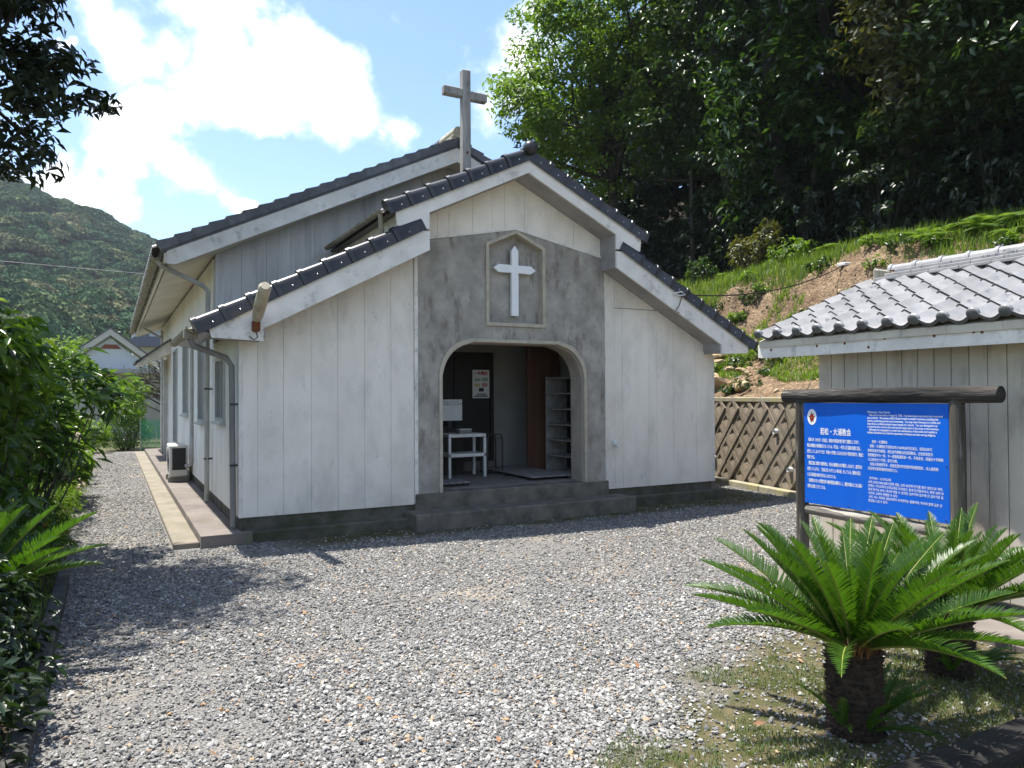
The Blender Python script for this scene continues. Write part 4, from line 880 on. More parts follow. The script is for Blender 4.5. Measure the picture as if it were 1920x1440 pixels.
for x in (-2.2,1.2): 
    w_ = MB().cbox(x-.5, x+.5, -.06, .02, .6, 2.0, .01).build('window', M_alu, hs); MB().box(x-.44, x+.44, -.07, -.062, .66, 1.94).build('pane', M_glass, w_)
h2 = thing('house', 'white two storey house with dark tiled roof behind the grey gabled house', 'house', (2.8,75,0))
MB().box(-2.2, 3.5, 0, 8, -.6, 8.6).build('wall', mat('h2wall', (.62,.62,.6), rough=.9), h2)
MB().prism([(-3.4,6.7),(4.4,6.7),(3.2,7.7),(-2.0,7.7)], -1.4, 0, 'y').build('pent_roof', mat('bluegrey_tiles', (.12,.13,.17), rough=.5), h2)
MB().prism([(-2.7,8.6),(4.0,8.6),(3.0,9.9),(-1.4,9.9)], -.6, 8.4, 'y').build('roof', M_tileold, h2)
for x in (-1.2,.8): 
    w_ = MB().cbox(x-.5, x+.5, -.06, .02, 7.75, 8.5, .01).build('window', M_alu, h2); MB().box(x-.44, x+.44, -.07, -.062, 7.8, 8.45).build('pane', M_glass, w_)
gw = thing('block_wall', 'long pale grey concrete wall beyond the garden path', 'wall', (-2,24,0))
M_gw = mat('pale_block_wall', (.40,.41,.39), (.33,.34,.32), rough=.95, scale=2, objvar=.05)
for j in range(5):
    for i in range(11):
        off = .6 if j % 2 else 0
        MB().cbox(-5.5+i*1.2+off+.006, -5.5+(i+1)*1.2+off-.006, 0, .15, j*.4+.004, (j+1)*.4-.004, .008).build('block', M_gw, gw)
net = thing('garden_net', 'green plastic garden net on stakes beyond the end of the apron', 'net', (-.05,17,0))
for x in (-.45,.0,.5,1.0): MB().tube([(x,0,-.1),(x,.02,1.0)], .012, 6).build('stake', M_pipe, net)
nb = MB()
for k in range(46): x = -.45+k*.032; nb.box(x, x+.010, 0, .003, .02, .92)
for k in range(29): z = .03+k*.032; nb.box(-.45, 1.0, .003, .006, z, z+.010)
o = nb.build('net_sheet', M_green, net)
# left kerb
kb = thing('garden_kerb', 'low old concrete kerb edging the garden bed', 'kerb', (-1.66,-4,0))
for k in range(8): MB().cbox(-.05, .05, -2.2+k*.6+.003, -2.2+(k+1)*.6-.003, -.06, .11, .012).build('kerb_stone', mat('kerb_concrete', (.075,.075,.07), (.045,.045,.04), rough=.95, scale=6, bump=.3) if k == 0 else bpy.data.materials['kerb_concrete'], kb)
bb = thing('timber_edging', 'dark old timber sleeper edging in front of the cycads', 'edging', (2.9,-7.02,0))
M_slp = mat('dark_sleeper', (.030,.027,.024), (.014,.013,.012), rough=.9, scale=8, stretch=(.15,1,1), bump=.5, bscale=50)
for k in range(3): MB().cbox(-1.5+k*1.3+.004, -1.5+(k+1)*1.3-.004, -.09, .09, -.05, .10, .012).build('sleeper', M_slp, bb)

# ================================================================== VEGETATION
def leaves(cen, nrm_, size, aspect=.42, droop=.0, rd=None, rsz=(.7,1.25), dirs=None):
    """two-triangle folded leaves at cen (n,3) with approximate normals nrm_ -> verts, faces, rnd"""
    n = len(cen); rd = rd or rng
    nr = nrm_/np.maximum(np.linalg.norm(nrm_, axis=1, keepdims=True), 1e-6)
    a = rd.normal(size=(n, 3)) if dirs is None else dirs
    a = a-nr*np.sum(a*nr, 1, keepdims=True); a /= np.maximum(np.linalg.norm(a, axis=1, keepdims=True), 1e-6)
    b = np.cross(nr, a); s = size*rd.uniform(*rsz, (n, 1)); w = s*aspect*.5
    base = cen-a*s*.5; tip = cen+a*s*.5-np.array([0,0,1])*droop*s; mid = cen+a*s*.03
    fold = nr*w*.35
    v = np.stack([base, mid-b*w+fold, tip, mid+b*w+fold], 1).reshape(-1, 3)
    o = np.arange(n)[:, None]*4
    f = np.concatenate([o+np.array([[0,1,2]]), o+np.array([[0,2,3]])], 1).reshape(-1, 3)
    return v, f, np.repeat(rd.uniform(0, 1, n), 4)
def limb(mb, p0, p1, r0_, r1_, rd, bend=.15, n=6, k=6):
    p0 = Vector(p0); p1 = Vector(p1); d = p1-p0; pts = []; off = Vector(rd.normal(size=3))*d.length*bend
    for i in range(k): t_ = i/(k-1); pts.append(p0.lerp(p1, t_)+off*(t_*(1-t_)*2)+Vector((0,0,1))*(-.0))
    mb.tube(pts, [r0_+(r1_-r0_)*i/(k-1) for i in range(k)], n, True)
def sample_clumps(lobes, n, rd, shell=.55):
    out_ = []; ws = np.array([l[1][0]*l[1][1]*l[1][2] for l in lobes])**.66; ws = ws/ws.sum()
    for li in rd.choice(len(lobes), n, p=ws):
        c, r = np.array(lobes[li][0]), np.array(lobes[li][1]); d = rd.normal(size=3); d /= np.linalg.norm(d)
        out_.append((c+d*r*(shell+(1-shell)*rd.uniform()**.6), d))
    return out_
def make_tree(name, label, cat, base, trunk_top, lobes, nclump, nleaf, lsize, lm, seed, trunk_r=.22, clump_r=(.75,.75,.4), aspect=.45, group=None, nlimb=14, up=1.0, shell=.5, drp=.15):
    rd = np.random.default_rng(seed); root = thing(name, label, cat, base, group); B = np.array(base)
    tb_ = MB(); tt = Vector(trunk_top)-Vector(base); limb(tb_, (0,0,-.3), tt, trunk_r, trunk_r*.55, rd, .08, 9, 8)
    cl = sample_clumps(lobes, nclump, rd, shell)
    for i in rd.choice(len(cl), min(nlimb, len(cl)), replace=False):
        c = Vector(cl[i][0]-B); t0_ = rd.uniform(.55, 1.0); limb(tb_, tt*float(t0_), c, trunk_r*.42, .02, rd, .18, 6, 6)
        for j in range(2):
            k2 = rd.integers(len(cl)); c2 = Vector(cl[k2][0]-B)
            if (c2-c).length < 3.2: limb(tb_, c.lerp(tt*float(t0_), .35), c2, trunk_r*.2, .012, rd, .15, 5, 5)
    tb_.build('trunk', M_bark, root, True)
    C = []; Nn = []
    for c, d in cl:
        k = int(nleaf*rd.uniform(.6, 1.4)); q = rd.normal(size=(k, 3)); q /= np.linalg.norm(q, axis=1, keepdims=True); q *= rd.uniform(.25, 1, (k, 1))**.5
        sc = rd.uniform(.65, 1.35); C.append(c+q*np.array(clump_r)*sc); Nn.append(q*.5+d*.35+np.array([0,0,up])+rd.normal(size=(k, 3))*.55)
    C = np.concatenate(C)-B; Nn = np.concatenate(Nn); v, f, r_ = leaves(C, Nn, lsize, aspect, drp, rd)
    me = np_mesh('crown', v, f, r_); me.materials.append(lm); link(bpy.data.objects.new('crown', me), root)
    return root

HZf = lambda x, y: float(hill_z(x, y))
FG = 'trees of the wooded hillside'
def hb(x, y): return (x, y, HZf(x, y))
# sunlit tree at the left edge of the wood
make_tree('broadleaf_tree', 'sunlit lime green broadleaf tree at the open edge of the hillside wood', 'tree', hb(15.6,13.6), (14.6,13.2,11.0),
    [((13.0,13.6,13.2),(2.6,2.6,2.6)),((14.5,12.8,15.6),(3.2,3.0,2.6)),((11.9,13.4,11.3),(1.9,1.9,1.5)),((15.6,12.2,12.6),(2.4,2.4,2.6)),((13.6,13.0,9.6),(2.2,2.0,1.2)),((16.5,13,17.5),(3,3,2.2))],
    430, 80, .21, L_tree1, 1, .24, (.62,.62,.34), .42, FG, 26, drp=.2)
make_tree('broadleaf_tree', 'dense dark green tree just right of the sunlit lime tree', 'tree', hb(17.5,9.8), (17.0,9.2,11.0),
    [((16.6,8.9,13.0),(3.0,2.8,3.4)),((15.6,9.9,10.6),(2.2,2.2,1.9)),((17.6,8.0,16.4),(3.4,3.2,2.6)),((16.0,8.4,8.6),(1.7,1.6,1.4))], 250, 80, .23, L_mid, 2, .22, (.72,.72,.4), .42, FG, 18)
make_tree('vine_draped_tree', 'tree draped in trailing climber leaves above the grassy bank', 'tree', hb(16.2,6.3), (15.4,6.0,9.6),
    [((14.6,6.0,11.2),(1.4,1.3,2.2)),((14.2,6.1,9.0),(1.0,1.0,1.6)),((15.2,5.4,14.2),(2.4,2.2,2.0)),((14.9,6.3,6.9),(.7,.7,1.3))], 170, 75, .24, L_gloss, 3, .18, (.66,.66,.42), .36, FG, 14, .7, drp=.3)
make_tree('broadleaf_tree', 'tree with bright glossy sprays hanging over the dark hollow', 'tree', hb(17.4,4.6), (16.4,4.2,10.4),
    [((15.2,3.9,11.6),(1.9,1.8,1.7)),((14.4,4.4,9.6),(1.3,1.2,1.0)),((16.4,3.2,14.2),(2.6,2.6,2.2)),((15.0,3.6,8.3),(.9,.9,.7))], 170, 70, .26, L_gloss, 4, .2, (.7,.7,.36), .40, FG, 16)
make_tree('broadleaf_tree', 'olive leaved tree high over the bank above the shed ridge', 'tree', hb(16.6,1.2), (15.4,1.0,10.2),
    [((13.9,1.1,11.2),(1.6,1.5,1.6)),((14.8,.2,13.0),(2.2,2.2,1.8)),((13.6,1.4,9.6),(.9,.9,.8)),((14.4,.6,8.2),(1.2,1.4,.8))], 160, 80, .19, L_olive, 5, .11, (.62,.62,.45), .42, FG, 14, .7)
make_tree('broadleaf_tree', 'dark evergreen tree overhanging the fern bank beside the olive tree', 'tree', hb(17.0,-1.6), (15.6,-1.2,9.6),
    [((14.2,-.9,11.0),(2.0,2.0,1.7)),((15.4,-2.0,12.6),(2.6,2.6,2.0)),((13.8,-.2,9.2),(1.2,1.2,.8)),((14.2,-1.2,7.9),(1.3,1.4,.8)),((14.6,1.8,7.3),(1.2,1.2,.7))], 200, 80, .21, L_mid, 6, .11, (.7,.7,.38), .42, FG, 14)
# deeper trees
deep = [(20.5,13.5,13,3.6),(21.5,9.5,14,3.8),(22,5.5,14,3.8),(22,1.5,14,3.6),(19.5,17.5,12,3.4),(24,17,17,4.2),(26,11,19,4.4),(26,4,19,4.4),(20.5,-2.5,13,3.6),(22,24,14,4.0),(19.5,3.4,11,2.6),(19.5,7.4,11,2.6)]
for i, (x, y, h, r_) in enumerate(deep):
    make_tree('evergreen_tree', 'dark evergreen tree standing deep in the shade of the hillside wood', 'tree', hb(x, y), (x-.4, y, h-1.5),
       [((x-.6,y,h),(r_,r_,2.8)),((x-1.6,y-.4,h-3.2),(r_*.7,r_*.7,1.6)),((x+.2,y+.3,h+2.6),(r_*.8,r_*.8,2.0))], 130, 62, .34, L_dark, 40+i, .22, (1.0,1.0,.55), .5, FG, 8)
for i, (x, y, h, r_) in enumerate([(15.5,8.0,18.5,3.2),(15.2,3.6,18.5,3.2),(15.4,-.6,17.5,3.2),(19,11,20,4),(19,5.5,20.5,4),(19,0,20,4),(14.4,5.8,16.6,2.2),(14.2,1.6,15.6,2.2)]):  # unseen crowns above the view, added to darken the wood below
    make_tree('added_shade_tree', 'tall broad evergreen crown added above view to shade the hillside wood', 'tree', hb(x+1.2, y), (x, y, h-1.5),
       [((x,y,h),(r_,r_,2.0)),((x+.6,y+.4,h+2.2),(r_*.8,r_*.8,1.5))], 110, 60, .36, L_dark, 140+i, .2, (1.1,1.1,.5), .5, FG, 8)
# lit hill wood seen past the lime tree
for i, (x, y, h, r_) in enumerate([(18.5,25,10.4,2.6),(22.5,31,12.6,3.2),(27,40,16,4),(16.5,29,7.6,2.2)]):
    make_tree('broadleaf_tree', 'sunny green tree far along the slope behind the lime tree', 'tree', hb(x, y), (x, y, h-1), [((x,y,h),(r_,r_,r_*.9))], 70, 60, .32, L_mid, 70+i, .2, (1.,1.,.6), .5, FG, 5)
# thin trunks and hanging vines in the hollow
for i, (x, y, lean, h) in enumerate([(15.2,5.2,-.9,5.),(14.9,9.0,.2,4.),(15.6,2.6,.4,6)]):
    rd = np.random.default_rng(90+i); z0_ = HZf(x, y); mb = MB(); limb(mb, (x,y,z0_-.2), (x+lean*.5,y+lean,z0_+h), .08, .05, rd, .06, 7, 8)
    o = mb.build('bare_trunk', M_bark, None, True); tag(o, 'thin bare trunk rising from the dark hollow under the wood', 'tree trunk', 'bare trunks in the hollow')
M_vine = mat('pale_vine', (.34,.30,.22), (.22,.19,.14), rough=.9, scale=9)
for i, (x, y, z1_, z0_) in enumerate([(14.6,1.9,10.2,6.8),(14.9,-.1,9.8,6.2),(14.7,.6,9.6,7.0)]):
    rd = np.random.default_rng(120+i); pts = [Vector((x+.10*math.sin(k*.9+i)+rd.normal()*.03, y+.14*math.sin(k*.7+2*i), z1_+(z0_-z1_)*k/9)) for k in range(10)]
    o = MB().tube(pts, .018, 5).build('hanging_vine', M_vine, None, True); tag(o, 'pale bare vine hanging from the trees over the dark hollow', 'vine', 'vines hanging in the hollow')

def shrub(name, label, cat, base, lobes, n, lsize, lm, seed, aspect=.4, group=None, stems=7, up=.7, clump=14, cr=.12, drp=.2, part='foliage', shell=.35, stem_r=.012):
    rd = np.random.default_rng(seed); B = np.array(base, float); root = thing(name, label, cat, base, group); sb = MB()
    cl = sample_clumps([((B[0]+l[0][0], B[1]+l[0][1], B[2]+l[0][2]), l[1]) for l in lobes], max(4, n//clump), rd, shell)
    for i in rd.choice(len(cl), min(stems*3, len(cl)), replace=False):
        c = Vector(cl[i][0]-B); limb(sb, (c.x*.1+rd.normal()*.04, c.y*.1+rd.normal()*.04, -.05), c, stem_r, stem_r*.35, rd, .12, 5, 5)
    sb.build('stems', M_bark, root)
    C = []; Nn = []; D = []
    for c, d in cl:
        q = rd.normal(size=(clump, 3)); q /= np.linalg.norm(q, axis=1, keepdims=True)
        C.append(c+q*cr*rd.uniform(.5, 1.2)); Nn.append(np.array([0,0,up])+d*.4+rd.normal(size=(clump, 3))*.45); D.append(q+d*.3+rd.normal(size=(clump, 3))*.2)
    C = np.concatenate(C)-B; v, f, r_ = leaves(C, np.concatenate(Nn), lsize, aspect, drp, rd, dirs=np.concatenate(D))
    keep = v.reshape(-1, 4, 3)[:, :, 2].min(1) > .0 if B[2] < 3 else np.ones(len(C), bool)
    fk = f.reshape(-1, 2, 3)[keep].reshape(-1, 3)
    me = np_mesh(part, v, fk, r_); me.materials.append(lm); link(bpy.data.objects.new(part, me), root); return root

UG = 'shrubs under the wood edge'
rd0 = np.random.default_rng(5)
for i in range(15):
    x = 14.2+rd0.uniform(0, 1.4); y = -2.6+i*1.15; s_ = rd0.uniform(.8, 1.3)
    shrub('understory_shrub', 'dark leafy shrub growing in the shade under the hillside wood', 'shrub', hb(x, y), [((0,0,.9*s_),(1.0*s_,1.0*s_,.9*s_)),((.3,.4,1.9*s_),(.8*s_,.8*s_,.7*s_))], 1500, .17, L_dark, 200+i, .45, UG, 5)
for i in range(16):
    x = 16.6+rd0.uniform(0, 1.8); y = -3+i*1.3
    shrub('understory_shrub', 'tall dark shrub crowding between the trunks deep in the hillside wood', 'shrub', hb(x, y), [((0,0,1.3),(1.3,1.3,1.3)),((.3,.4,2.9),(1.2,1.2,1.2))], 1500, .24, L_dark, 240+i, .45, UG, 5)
shrub('flowering_shrub', 'sunlit pale leaved shrub on the grass at the wood edge', 'shrub', hb(13.5,5.1), [((0,0,.5),(.75,.9,.5)),((.1,-.3,.85),(.4,.4,.35))], 1500, .13, L_olive, 300, .45)
shrub('leafy_bush', 'low pale bush beside the sunlit shrub at the wood edge', 'shrub', hb(13.4,3.9), [((0,0,.3),(.6,.6,.35))], 700, .12, L_bright, 301, .45)
shrub('tree_stump_plant', 'small leafy sprig growing by the church eave at the wood edge', 'shrub', hb(13.6,7.3), [((0,0,.35),(.5,.5,.4))], 500, .13, L_mid, 302, .45)
# ferns on the bank
def fern_mesh(seed, nf=13, ln=.75):
    rd = np.random.default_rng(seed); V = []; F = []; Rr = []; o = 0
    for k in range(nf):
        az = 2*math.pi*k/nf+rd.uniform(-.2,.2); l_ = ln*rd.uniform(.7,1.15); el = rd.uniform(.7,1.2); ns = 16
        pts = []
        for s in range(ns+1):
            t_ = s/ns; r_ = l_*(t_*math.cos(el)+.25*t_*t_); z = l_*(t_*math.sin(el)-.75*t_*t_); pts.append(np.array([math.cos(az)*r_, math.sin(az)*r_, z]))
        side = np.array([-math.sin(az), math.cos(az), 0])
        for s in range(2, ns):
            w_ = l_*.26*math.sin(math.pi*min(1, (s+2)/(ns+2)))**.8; tdir = pts[s+1]-pts[s-1]; tdir /= np.linalg.norm(tdir)
            for sg in (-1, 1):
                tip = pts[s]+side*sg*w_+tdir*w_*.25-np.array([0,0,.15*w_]); h_ = tdir*l_*.028
                V += [pts[s]-h_, pts[s]+h_, tip]; F.append((o, o+1, o+2)); Rr += [rd.uniform()]*3; o += 3
    me = np_mesh('fronds', np.array(V), np.array(F), Rr); me.materials.append(L_fern); return me
ferns = [fern_mesh(400+i) for i in range(4)]
for i in range(46):
    if i < 30: x = 12.9+rd0.uniform(-.25,.9); y = -4.2+i*.19+rd0.uniform(-.1,.1); s_ = rd0.uniform(.6,1.0)
    else: x = 13.6+rd0.uniform(0,.9); y = 1.2+(i-30)*.36; s_ = rd0.uniform(.6,.95)
    r_ = thing('fern', 'bright green fern on the bank below the wood' if i < 30 else 'shaded fern at the foot of the wood behind the grass', 'fern', hb(x, y), 'ferns on the bank'); r_.rotation_euler.z = rd0.uniform(0, 6.28)
    o = bpy.data.objects.new('fronds', ferns[i % 4]); link(o, r_); o.scale = (s_, s_, s_)
WG = 'weeds on the soil slope'
for i in range(46):
    x, y = [(10.8+rd0.uniform(-.5,.5), 1.2+rd0.uniform(-1.3,1.2)), (11.1+rd0.uniform(-.4,.3), -.6+rd0.uniform(-1,1.6)), (9.6+rd0.uniform(-.5,.8), 2.2+rd0.uniform(-.9,1.2)), (11.9+rd0.uniform(-.5,.5), 4.4+rd0.uniform(-1.0,2)), (12.2+rd0.uniform(-.3,.3), 1.6+rd0.uniform(-4,2))][i % 5]
    s_ = rd0.uniform(.6, 1.2)
    shrub('weed_plant', 'small leafy weed growing on the soil slope above the block wall', 'weed', hb(x, y), [((0,0,.12*s_),(.26*s_,.26*s_,.14*s_))], 170, .085, L_bright if i % 2 else L_mid, 320+i, .5, WG, 3, clump=8, cr=.06, stem_r=.005)

# grass blades (stuff)
def blades(name, pts, hgt, wid, lm, seed, lean=.45):
    rd = np.random.default_rng(seed); n = len(pts); a = rd.uniform(0, 6.28, n); h = hgt*rd.uniform(.45, 1.25, n); d = np.stack([np.cos(a), np.sin(a), 0*a], 1); sd = np.stack([-np.sin(a), np.cos(a), 0*a], 1)*wid*.5
    l1 = lean*rd.uniform(.2, 1.2, n)[:, None]; hh = np.array([0,0,1])*h[:, None]
    v = np.stack([pts-sd, pts+sd, pts+hh*.6+d*h[:, None]*l1*.35+sd*.7, pts+hh*.6+d*h[:, None]*l1*.35-sd*.7, pts+hh*(1-.25*l1)+d*h[:, None]*l1], 1).reshape(-1, 3)
    o = np.arange(n)[:, None]*5; f = np.concatenate([o+np.array([[0,1,2]]), o+np.array([[0,2,3]]), o+np.array([[3,2,4]])], 1).reshape(-1, 3)
    me = np_mesh(name, v, f, np.repeat(rd.uniform(0, 1, n), 5)); me.materials.append(lm); o_ = link(bpy.data.objects.new(name, me)); o_['kind'] = 'stuff'; return o_
rd1 = np.random.default_rng(77)
n = 34000; x = rd1.uniform(11.5, 14.1, n); y = rd1.uniform(-6, 9.5, n); keep = (rd1.uniform(size=n) < np.clip((x-11.95+.35*fbm2(x*.7, y*1.5, 61)+.35*np.clip((y-3.6)/2, 0, 2))/.45, 0, 1)*np.clip((14.3-x)/.6, 0, 1)*np.clip(.75+.6*fbm2(x*1.2, y*1.2, 63), .15, 1)); x, y = x[keep], y[keep]
o = blades('bank_grass', np.stack([x, y, hill_z(x, y)-.01], 1), .28, .018, L_grass, 1); tag(o, 'bright long grass along the top of the earth bank', 'grass')
n = 48000; x = rd1.uniform(9.6, 11.85, n); y = rd1.uniform(-6, 6, n); keep = fbm2(x*1.1, y*1.1, 21)+.9*np.clip((x-10.1)/.9, -1, 1)+.3*np.clip((1.2-y)/2, -1, 1)-.9*np.clip((x-11.45)/.4, 0, 1) > .12; x, y = x[keep], y[keep]
o = blades('slope_grass', np.stack([x, y, hill_z(x, y)-.01], 1), .13, .016, L_grass, 2, .8); tag(o, 'patchy green grass on the soil slope above the block wall', 'grass')
n = 34000; x = rd1.uniform(.6, 3.9, n); y = rd1.uniform(-7.5, -5.55, n); keep = (fbm2(x*2.2, y*2.2, 31) > -.25) & ((x-1.0)*.55+(-5.95-y) > .0); x, y = x[keep], y[keep]
o = blades('turf', np.stack([x, y, 0*x+.008], 1), .035, .004, L_turf, 3, .8); tag(o, 'short patchy turf around the cycads', 'grass')
n = 5000; x = rd1.uniform(-2.3, -1.72, n); y = rd1.uniform(-5, 15, n)
o = blades('garden_weeds', np.stack([x, y, 0*x+.05], 1), .10, .008, L_grass, 4, .8); tag(o, 'low weeds covering the garden bed beside the path', 'ground cover')

# ---- cycads
def frond_mesh(seed, ln=.95, arch=.35, npair=62, ll=.125, lw=.0135, vee=.72):
    rd = np.random.default_rng(seed); V = []; F = []; Rr = []; S = 24
    pts = []
    for s in range(S+1):
        t_ = s/S; pts.append(np.array([ln*(t_-.18*arch*t_**3), 0, -arch*ln*t_**2.2]))
    pts = np.array(pts); o = 0; tt = rd.uniform(0, 1)
    for k in range(npair):
        t_ = .10+.89*k/(npair-1); q = np.array([np.interp(t_*S, np.arange(S+1), pts[:, c]) for c in range(3)]); q2 = np.array([np.interp(min(S, t_*S+.5), np.arange(S+1), pts[:, c]) for c in range(3)])
        q0 = np.array([np.interp(max(0, t_*S-.5), np.arange(S+1), pts[:, c]) for c in range(3)]); td = q2-q0; td /= np.linalg.norm(td); upv = np.cross(td, np.array([0,1,0])); upv = -upv if upv[2] < 0 else upv
        L_ = ll*(math.sin(math.pi*min(1,(t_*.93+.09)))**.55)*rd.uniform(.93,1.05); sweep = .35+.65*t_**2
        for sg in (-1, 1):
            d = np.array([0,sg,0])*math.cos(vee)+upv*math.sin(vee); d = d*(1-.45*sweep)+td*sweep*.75; d = d+rd.normal(size=3)*.05; d /= np.linalg.norm(d)
            tip = q+d*L_-upv*L_*.10; mid = q+d*L_*.5+upv*L_*.02; h_ = td*lw*.5
            V += [q-h_, q+h_, mid+h_*1.05, mid-h_*1.05, tip]; F += [(o,o+1,o+2),(o,o+2,o+3),(o+3,o+2,o+4)]; Rr += [np.clip(.5*tt+.5*rd.uniform(),0,1)]*5; o += 5
    me = np_mesh('frond', np.array(V), np.array(F), Rr); me.materials.append(L_cyc)
    rb = MB().tube([tuple(p) for p in pts[::3]], [.0085-.007*i/8 for i in range(9)], 5).mesh('rachis', M_rachis, True)
    return me, rb
fv = [frond_mesh(500+i, arch=a_, vee=v_) for i, (a_, v_) in enumerate([(.12,.7),(.24,.65),(.48,.6),(.20,.85),(.65,.5)])]
def cycad(label, base, th, tr, nfr, ln, seed, pups=0):
    rd = np.random.default_rng(seed); root = thing('cycad', label, 'cycad', base, 'cycads around the yard')
    tk = MB(); prof = [(tr*.96,-.08),(tr*.98,.0),(tr,.3*th),(tr*1.03,.7*th),(tr*.95,.96*th),(tr*.6,th),(.001,th+.02)]; tk.lathe(prof, 22)
    nr = int(th/.028)
    for j in range(nr):     # persistent leaf bases
        for k in range(24):
            a = 2*math.pi*(k+.5*(j % 2)+rd.uniform(-.2,.2))/24; z = .01+j*.028+rd.uniform(-.006,.006); r_ = tr*.98; ca, sa = math.cos(a), math.sin(a); w_ = .013
            c0 = Vector((ca*r_, sa*r_, z)); sd = Vector((-sa, ca, 0))*w_; outv = Vector((ca, sa, .35))*.024*rd.uniform(.6,1.4)
            tk.add([c0-sd-Vector((0,0,.011)), c0+sd-Vector((0,0,.011)), c0+sd*.8+Vector((0,0,.012)), c0-sd*.8+Vector((0,0,.012)), c0+outv], [(0,1,4),(1,2,4),(2,3,4),(3,0,4)])
    tk.build('trunk', M_cycbark, root)
    fz_ = MB()
    for k in range(240):
        a = rd.uniform(0, 6.28); r_ = tr*rd.uniform(.3,1.0); c0 = Vector((math.cos(a)*r_, math.sin(a)*r_, th-.03)); tip = c0+Vector((math.cos(a)*.05, math.sin(a)*.05, rd.uniform(.05,.11))); sd = Vector((-math.sin(a), math.cos(a), 0))*.006
        fz_.add([c0-sd, c0+sd, tip], [(0,1,2)])
    fz_.build('crown_fibre', M_fuzz, root)
    for k in range(nfr):
        t_ = k/nfr; az = k*2.39996+rd.uniform(-.15,.15); el = 1.32-.95*t_**1.1+rd.uniform(-.14,.14); s_ = ln/.95*(.70+.3*min(1, t_*1.6))*rd.uniform(.92,1.08)
        mi = [3,3,0,0,0,1][min(5, int(t_*6))]; me_, rb_ = fv[mi]
        o = bpy.data.objects.new('frond', me_); link(o, root); o.location = (math.cos(az)*tr*.45, math.sin(az)*tr*.45, th-.01); 
        o.rotation_euler = Matrix.Rotation(az, 3, 'Z').to_4x4().to_euler(); o.matrix_local = Matrix.Translation(o.location) @ Matrix.Rotation(az, 4, 'Z') @ Matrix.Rotation(-el, 4, 'Y') @ Matrix.Rotation(rd.uniform(-.25,.25), 4, 'X') @ Matrix.Scale(s_, 4)
        q = bpy.data.objects.new('rachis', rb_); link(q, o)
    for k in range(pups):
        az = rd.uniform(2.2, 4.6) if k % 2 else rd.uniform(-.6, .6); c0 = Vector((math.cos(az)*tr*1.05, math.sin(az)*tr*1.05, .05))
        for j in range(3):
            o = bpy.data.objects.new('offset_frond', fv[1][0]); link(o, root); s_ = rd.uniform(.28,.4)
            o.matrix_local = Matrix.Translation(c0) @ Matrix.Rotation(az+rd.uniform(-.7,.7), 4, 'Z') @ Matrix.Rotation(-rd.uniform(.5,1.1), 4, 'Y') @ Matrix.Scale(s_, 4)
    return root
cycad('cycad palm with stout dark trunk standing before the blue sign board', (1.90,-6.52,0), .42, .118, 52, .82, 1, 4)
cycad('cycad palm with pale lit fronds beside the shed wall', (3.02,-6.30,0), .38, .115, 44, .80, 2, 2)
cycad('cycad palm spreading from the garden bed onto the gravel path', (-2.16,-3.45,.03), .34, .12, 50, .92, 3, 0)

# ---- left garden
shrub('garden_shrub', 'tall dark glossy shrub with top lit lime leaves above the left cycad', 'shrub', (-2.35,-1.9,.05), [((0,0,1.5),(.55,.8,.75)),((.05,.2,.7),(.5,.7,.6)),((.15,-.3,2.0),(.45,.6,.35))], 2100, .15, L_garden, 600, .40, None, 10, clump=9, cr=.15)
shrub('toplit_leaf_shrub', 'lime leaf sprays topping the tall dark shrub, top light put into their colour', 'shrub', (-2.2,-2.3,.05), [((0,0,2.02),(.42,.8,.22)),((.15,.5,1.75),(.35,.5,.2))], 620, .16, L_bright, 599, .36, None, 6, clump=7, cr=.16)  # lime colour stands in for sunlight on the shrub's top leaves
shrub('sprawling_shrub', 'shrub with long narrow glossy leaves reaching over the gravel path', 'shrub', (-2.15,-.3,.05), [((0,0,1.5),(.45,.8,.55)),((.55,.3,1.75),(.40,.5,.28)),((.2,.6,1.1),(.5,.8,.5)),((.85,.5,1.62),(.22,.35,.22))], 1500, .21, L_garden, 601, .23, None, 9, up=.9, clump=7, cr=.15)
shrub('garden_shrub', 'dark dense bush under the left cycad at the kerb', 'shrub', (-2.12,-4.4,.05), [((.12,0,.36),(.46,1.15,.36)),((-.05,.6,.5),(.45,.6,.42)),((.12,-.9,.3),(.4,.6,.3))], 5200, .08, L_dark, 602, .45, None, 8, clump=14, cr=.10)
shrub('garden_shrub', 'low dark bush spreading between the left cycad and the path', 'shrub', (-2.0,-1.2,.05), [((0,0,.35),(.36,1.1,.32))], 2200, .07, L_garden, 603, .45, None, 6, clump=14, cr=.09)
shrub('feathery_conifer', 'low feathery yellow green conifer at the path edge', 'shrub', (-1.98,1.5,.05), [((0,0,.38),(.36,.55,.36))], 4200, .055, L_bright, 604, .16, None, 6, clump=20, cr=.10)
hy = shrub('hydrangea', 'hydrangea bush with faded pale flower heads beside the path', 'shrub', (-2.12,4.2,.05), [((0,0,.55),(.5,1.0,.5)),((.1,1.0,.6),(.4,.7,.5))], 2200, .13, L_bright, 605, .6, None, 8, clump=8, cr=.12)
M_fl = mat('faded_petals', (.55,.45,.38), (.42,.33,.26), rough=.9, scale=30)
for i, (x, y, z) in enumerate([(.42,-.3,.75),(.35,.5,.98),(.48,-.9,.42),(.45,.9,.7),(.2,-.2,1.08),(.46,-1.05,.33)]):
    bm_ = MB(); rd = np.random.default_rng(610+i)
    for k in range(60):
        d = Vector(rd.normal(size=3)).normalized(); c0 = d*.065; a = d.orthogonal().normalized()*.018; b_ = d.cross(a); bm_.add([c0+a, c0+b_, c0-a, c0-b_], [(0,1,2,3)])
    o = bm_.build('flower_head', M_fl, hy); o.location = (x, y, z)
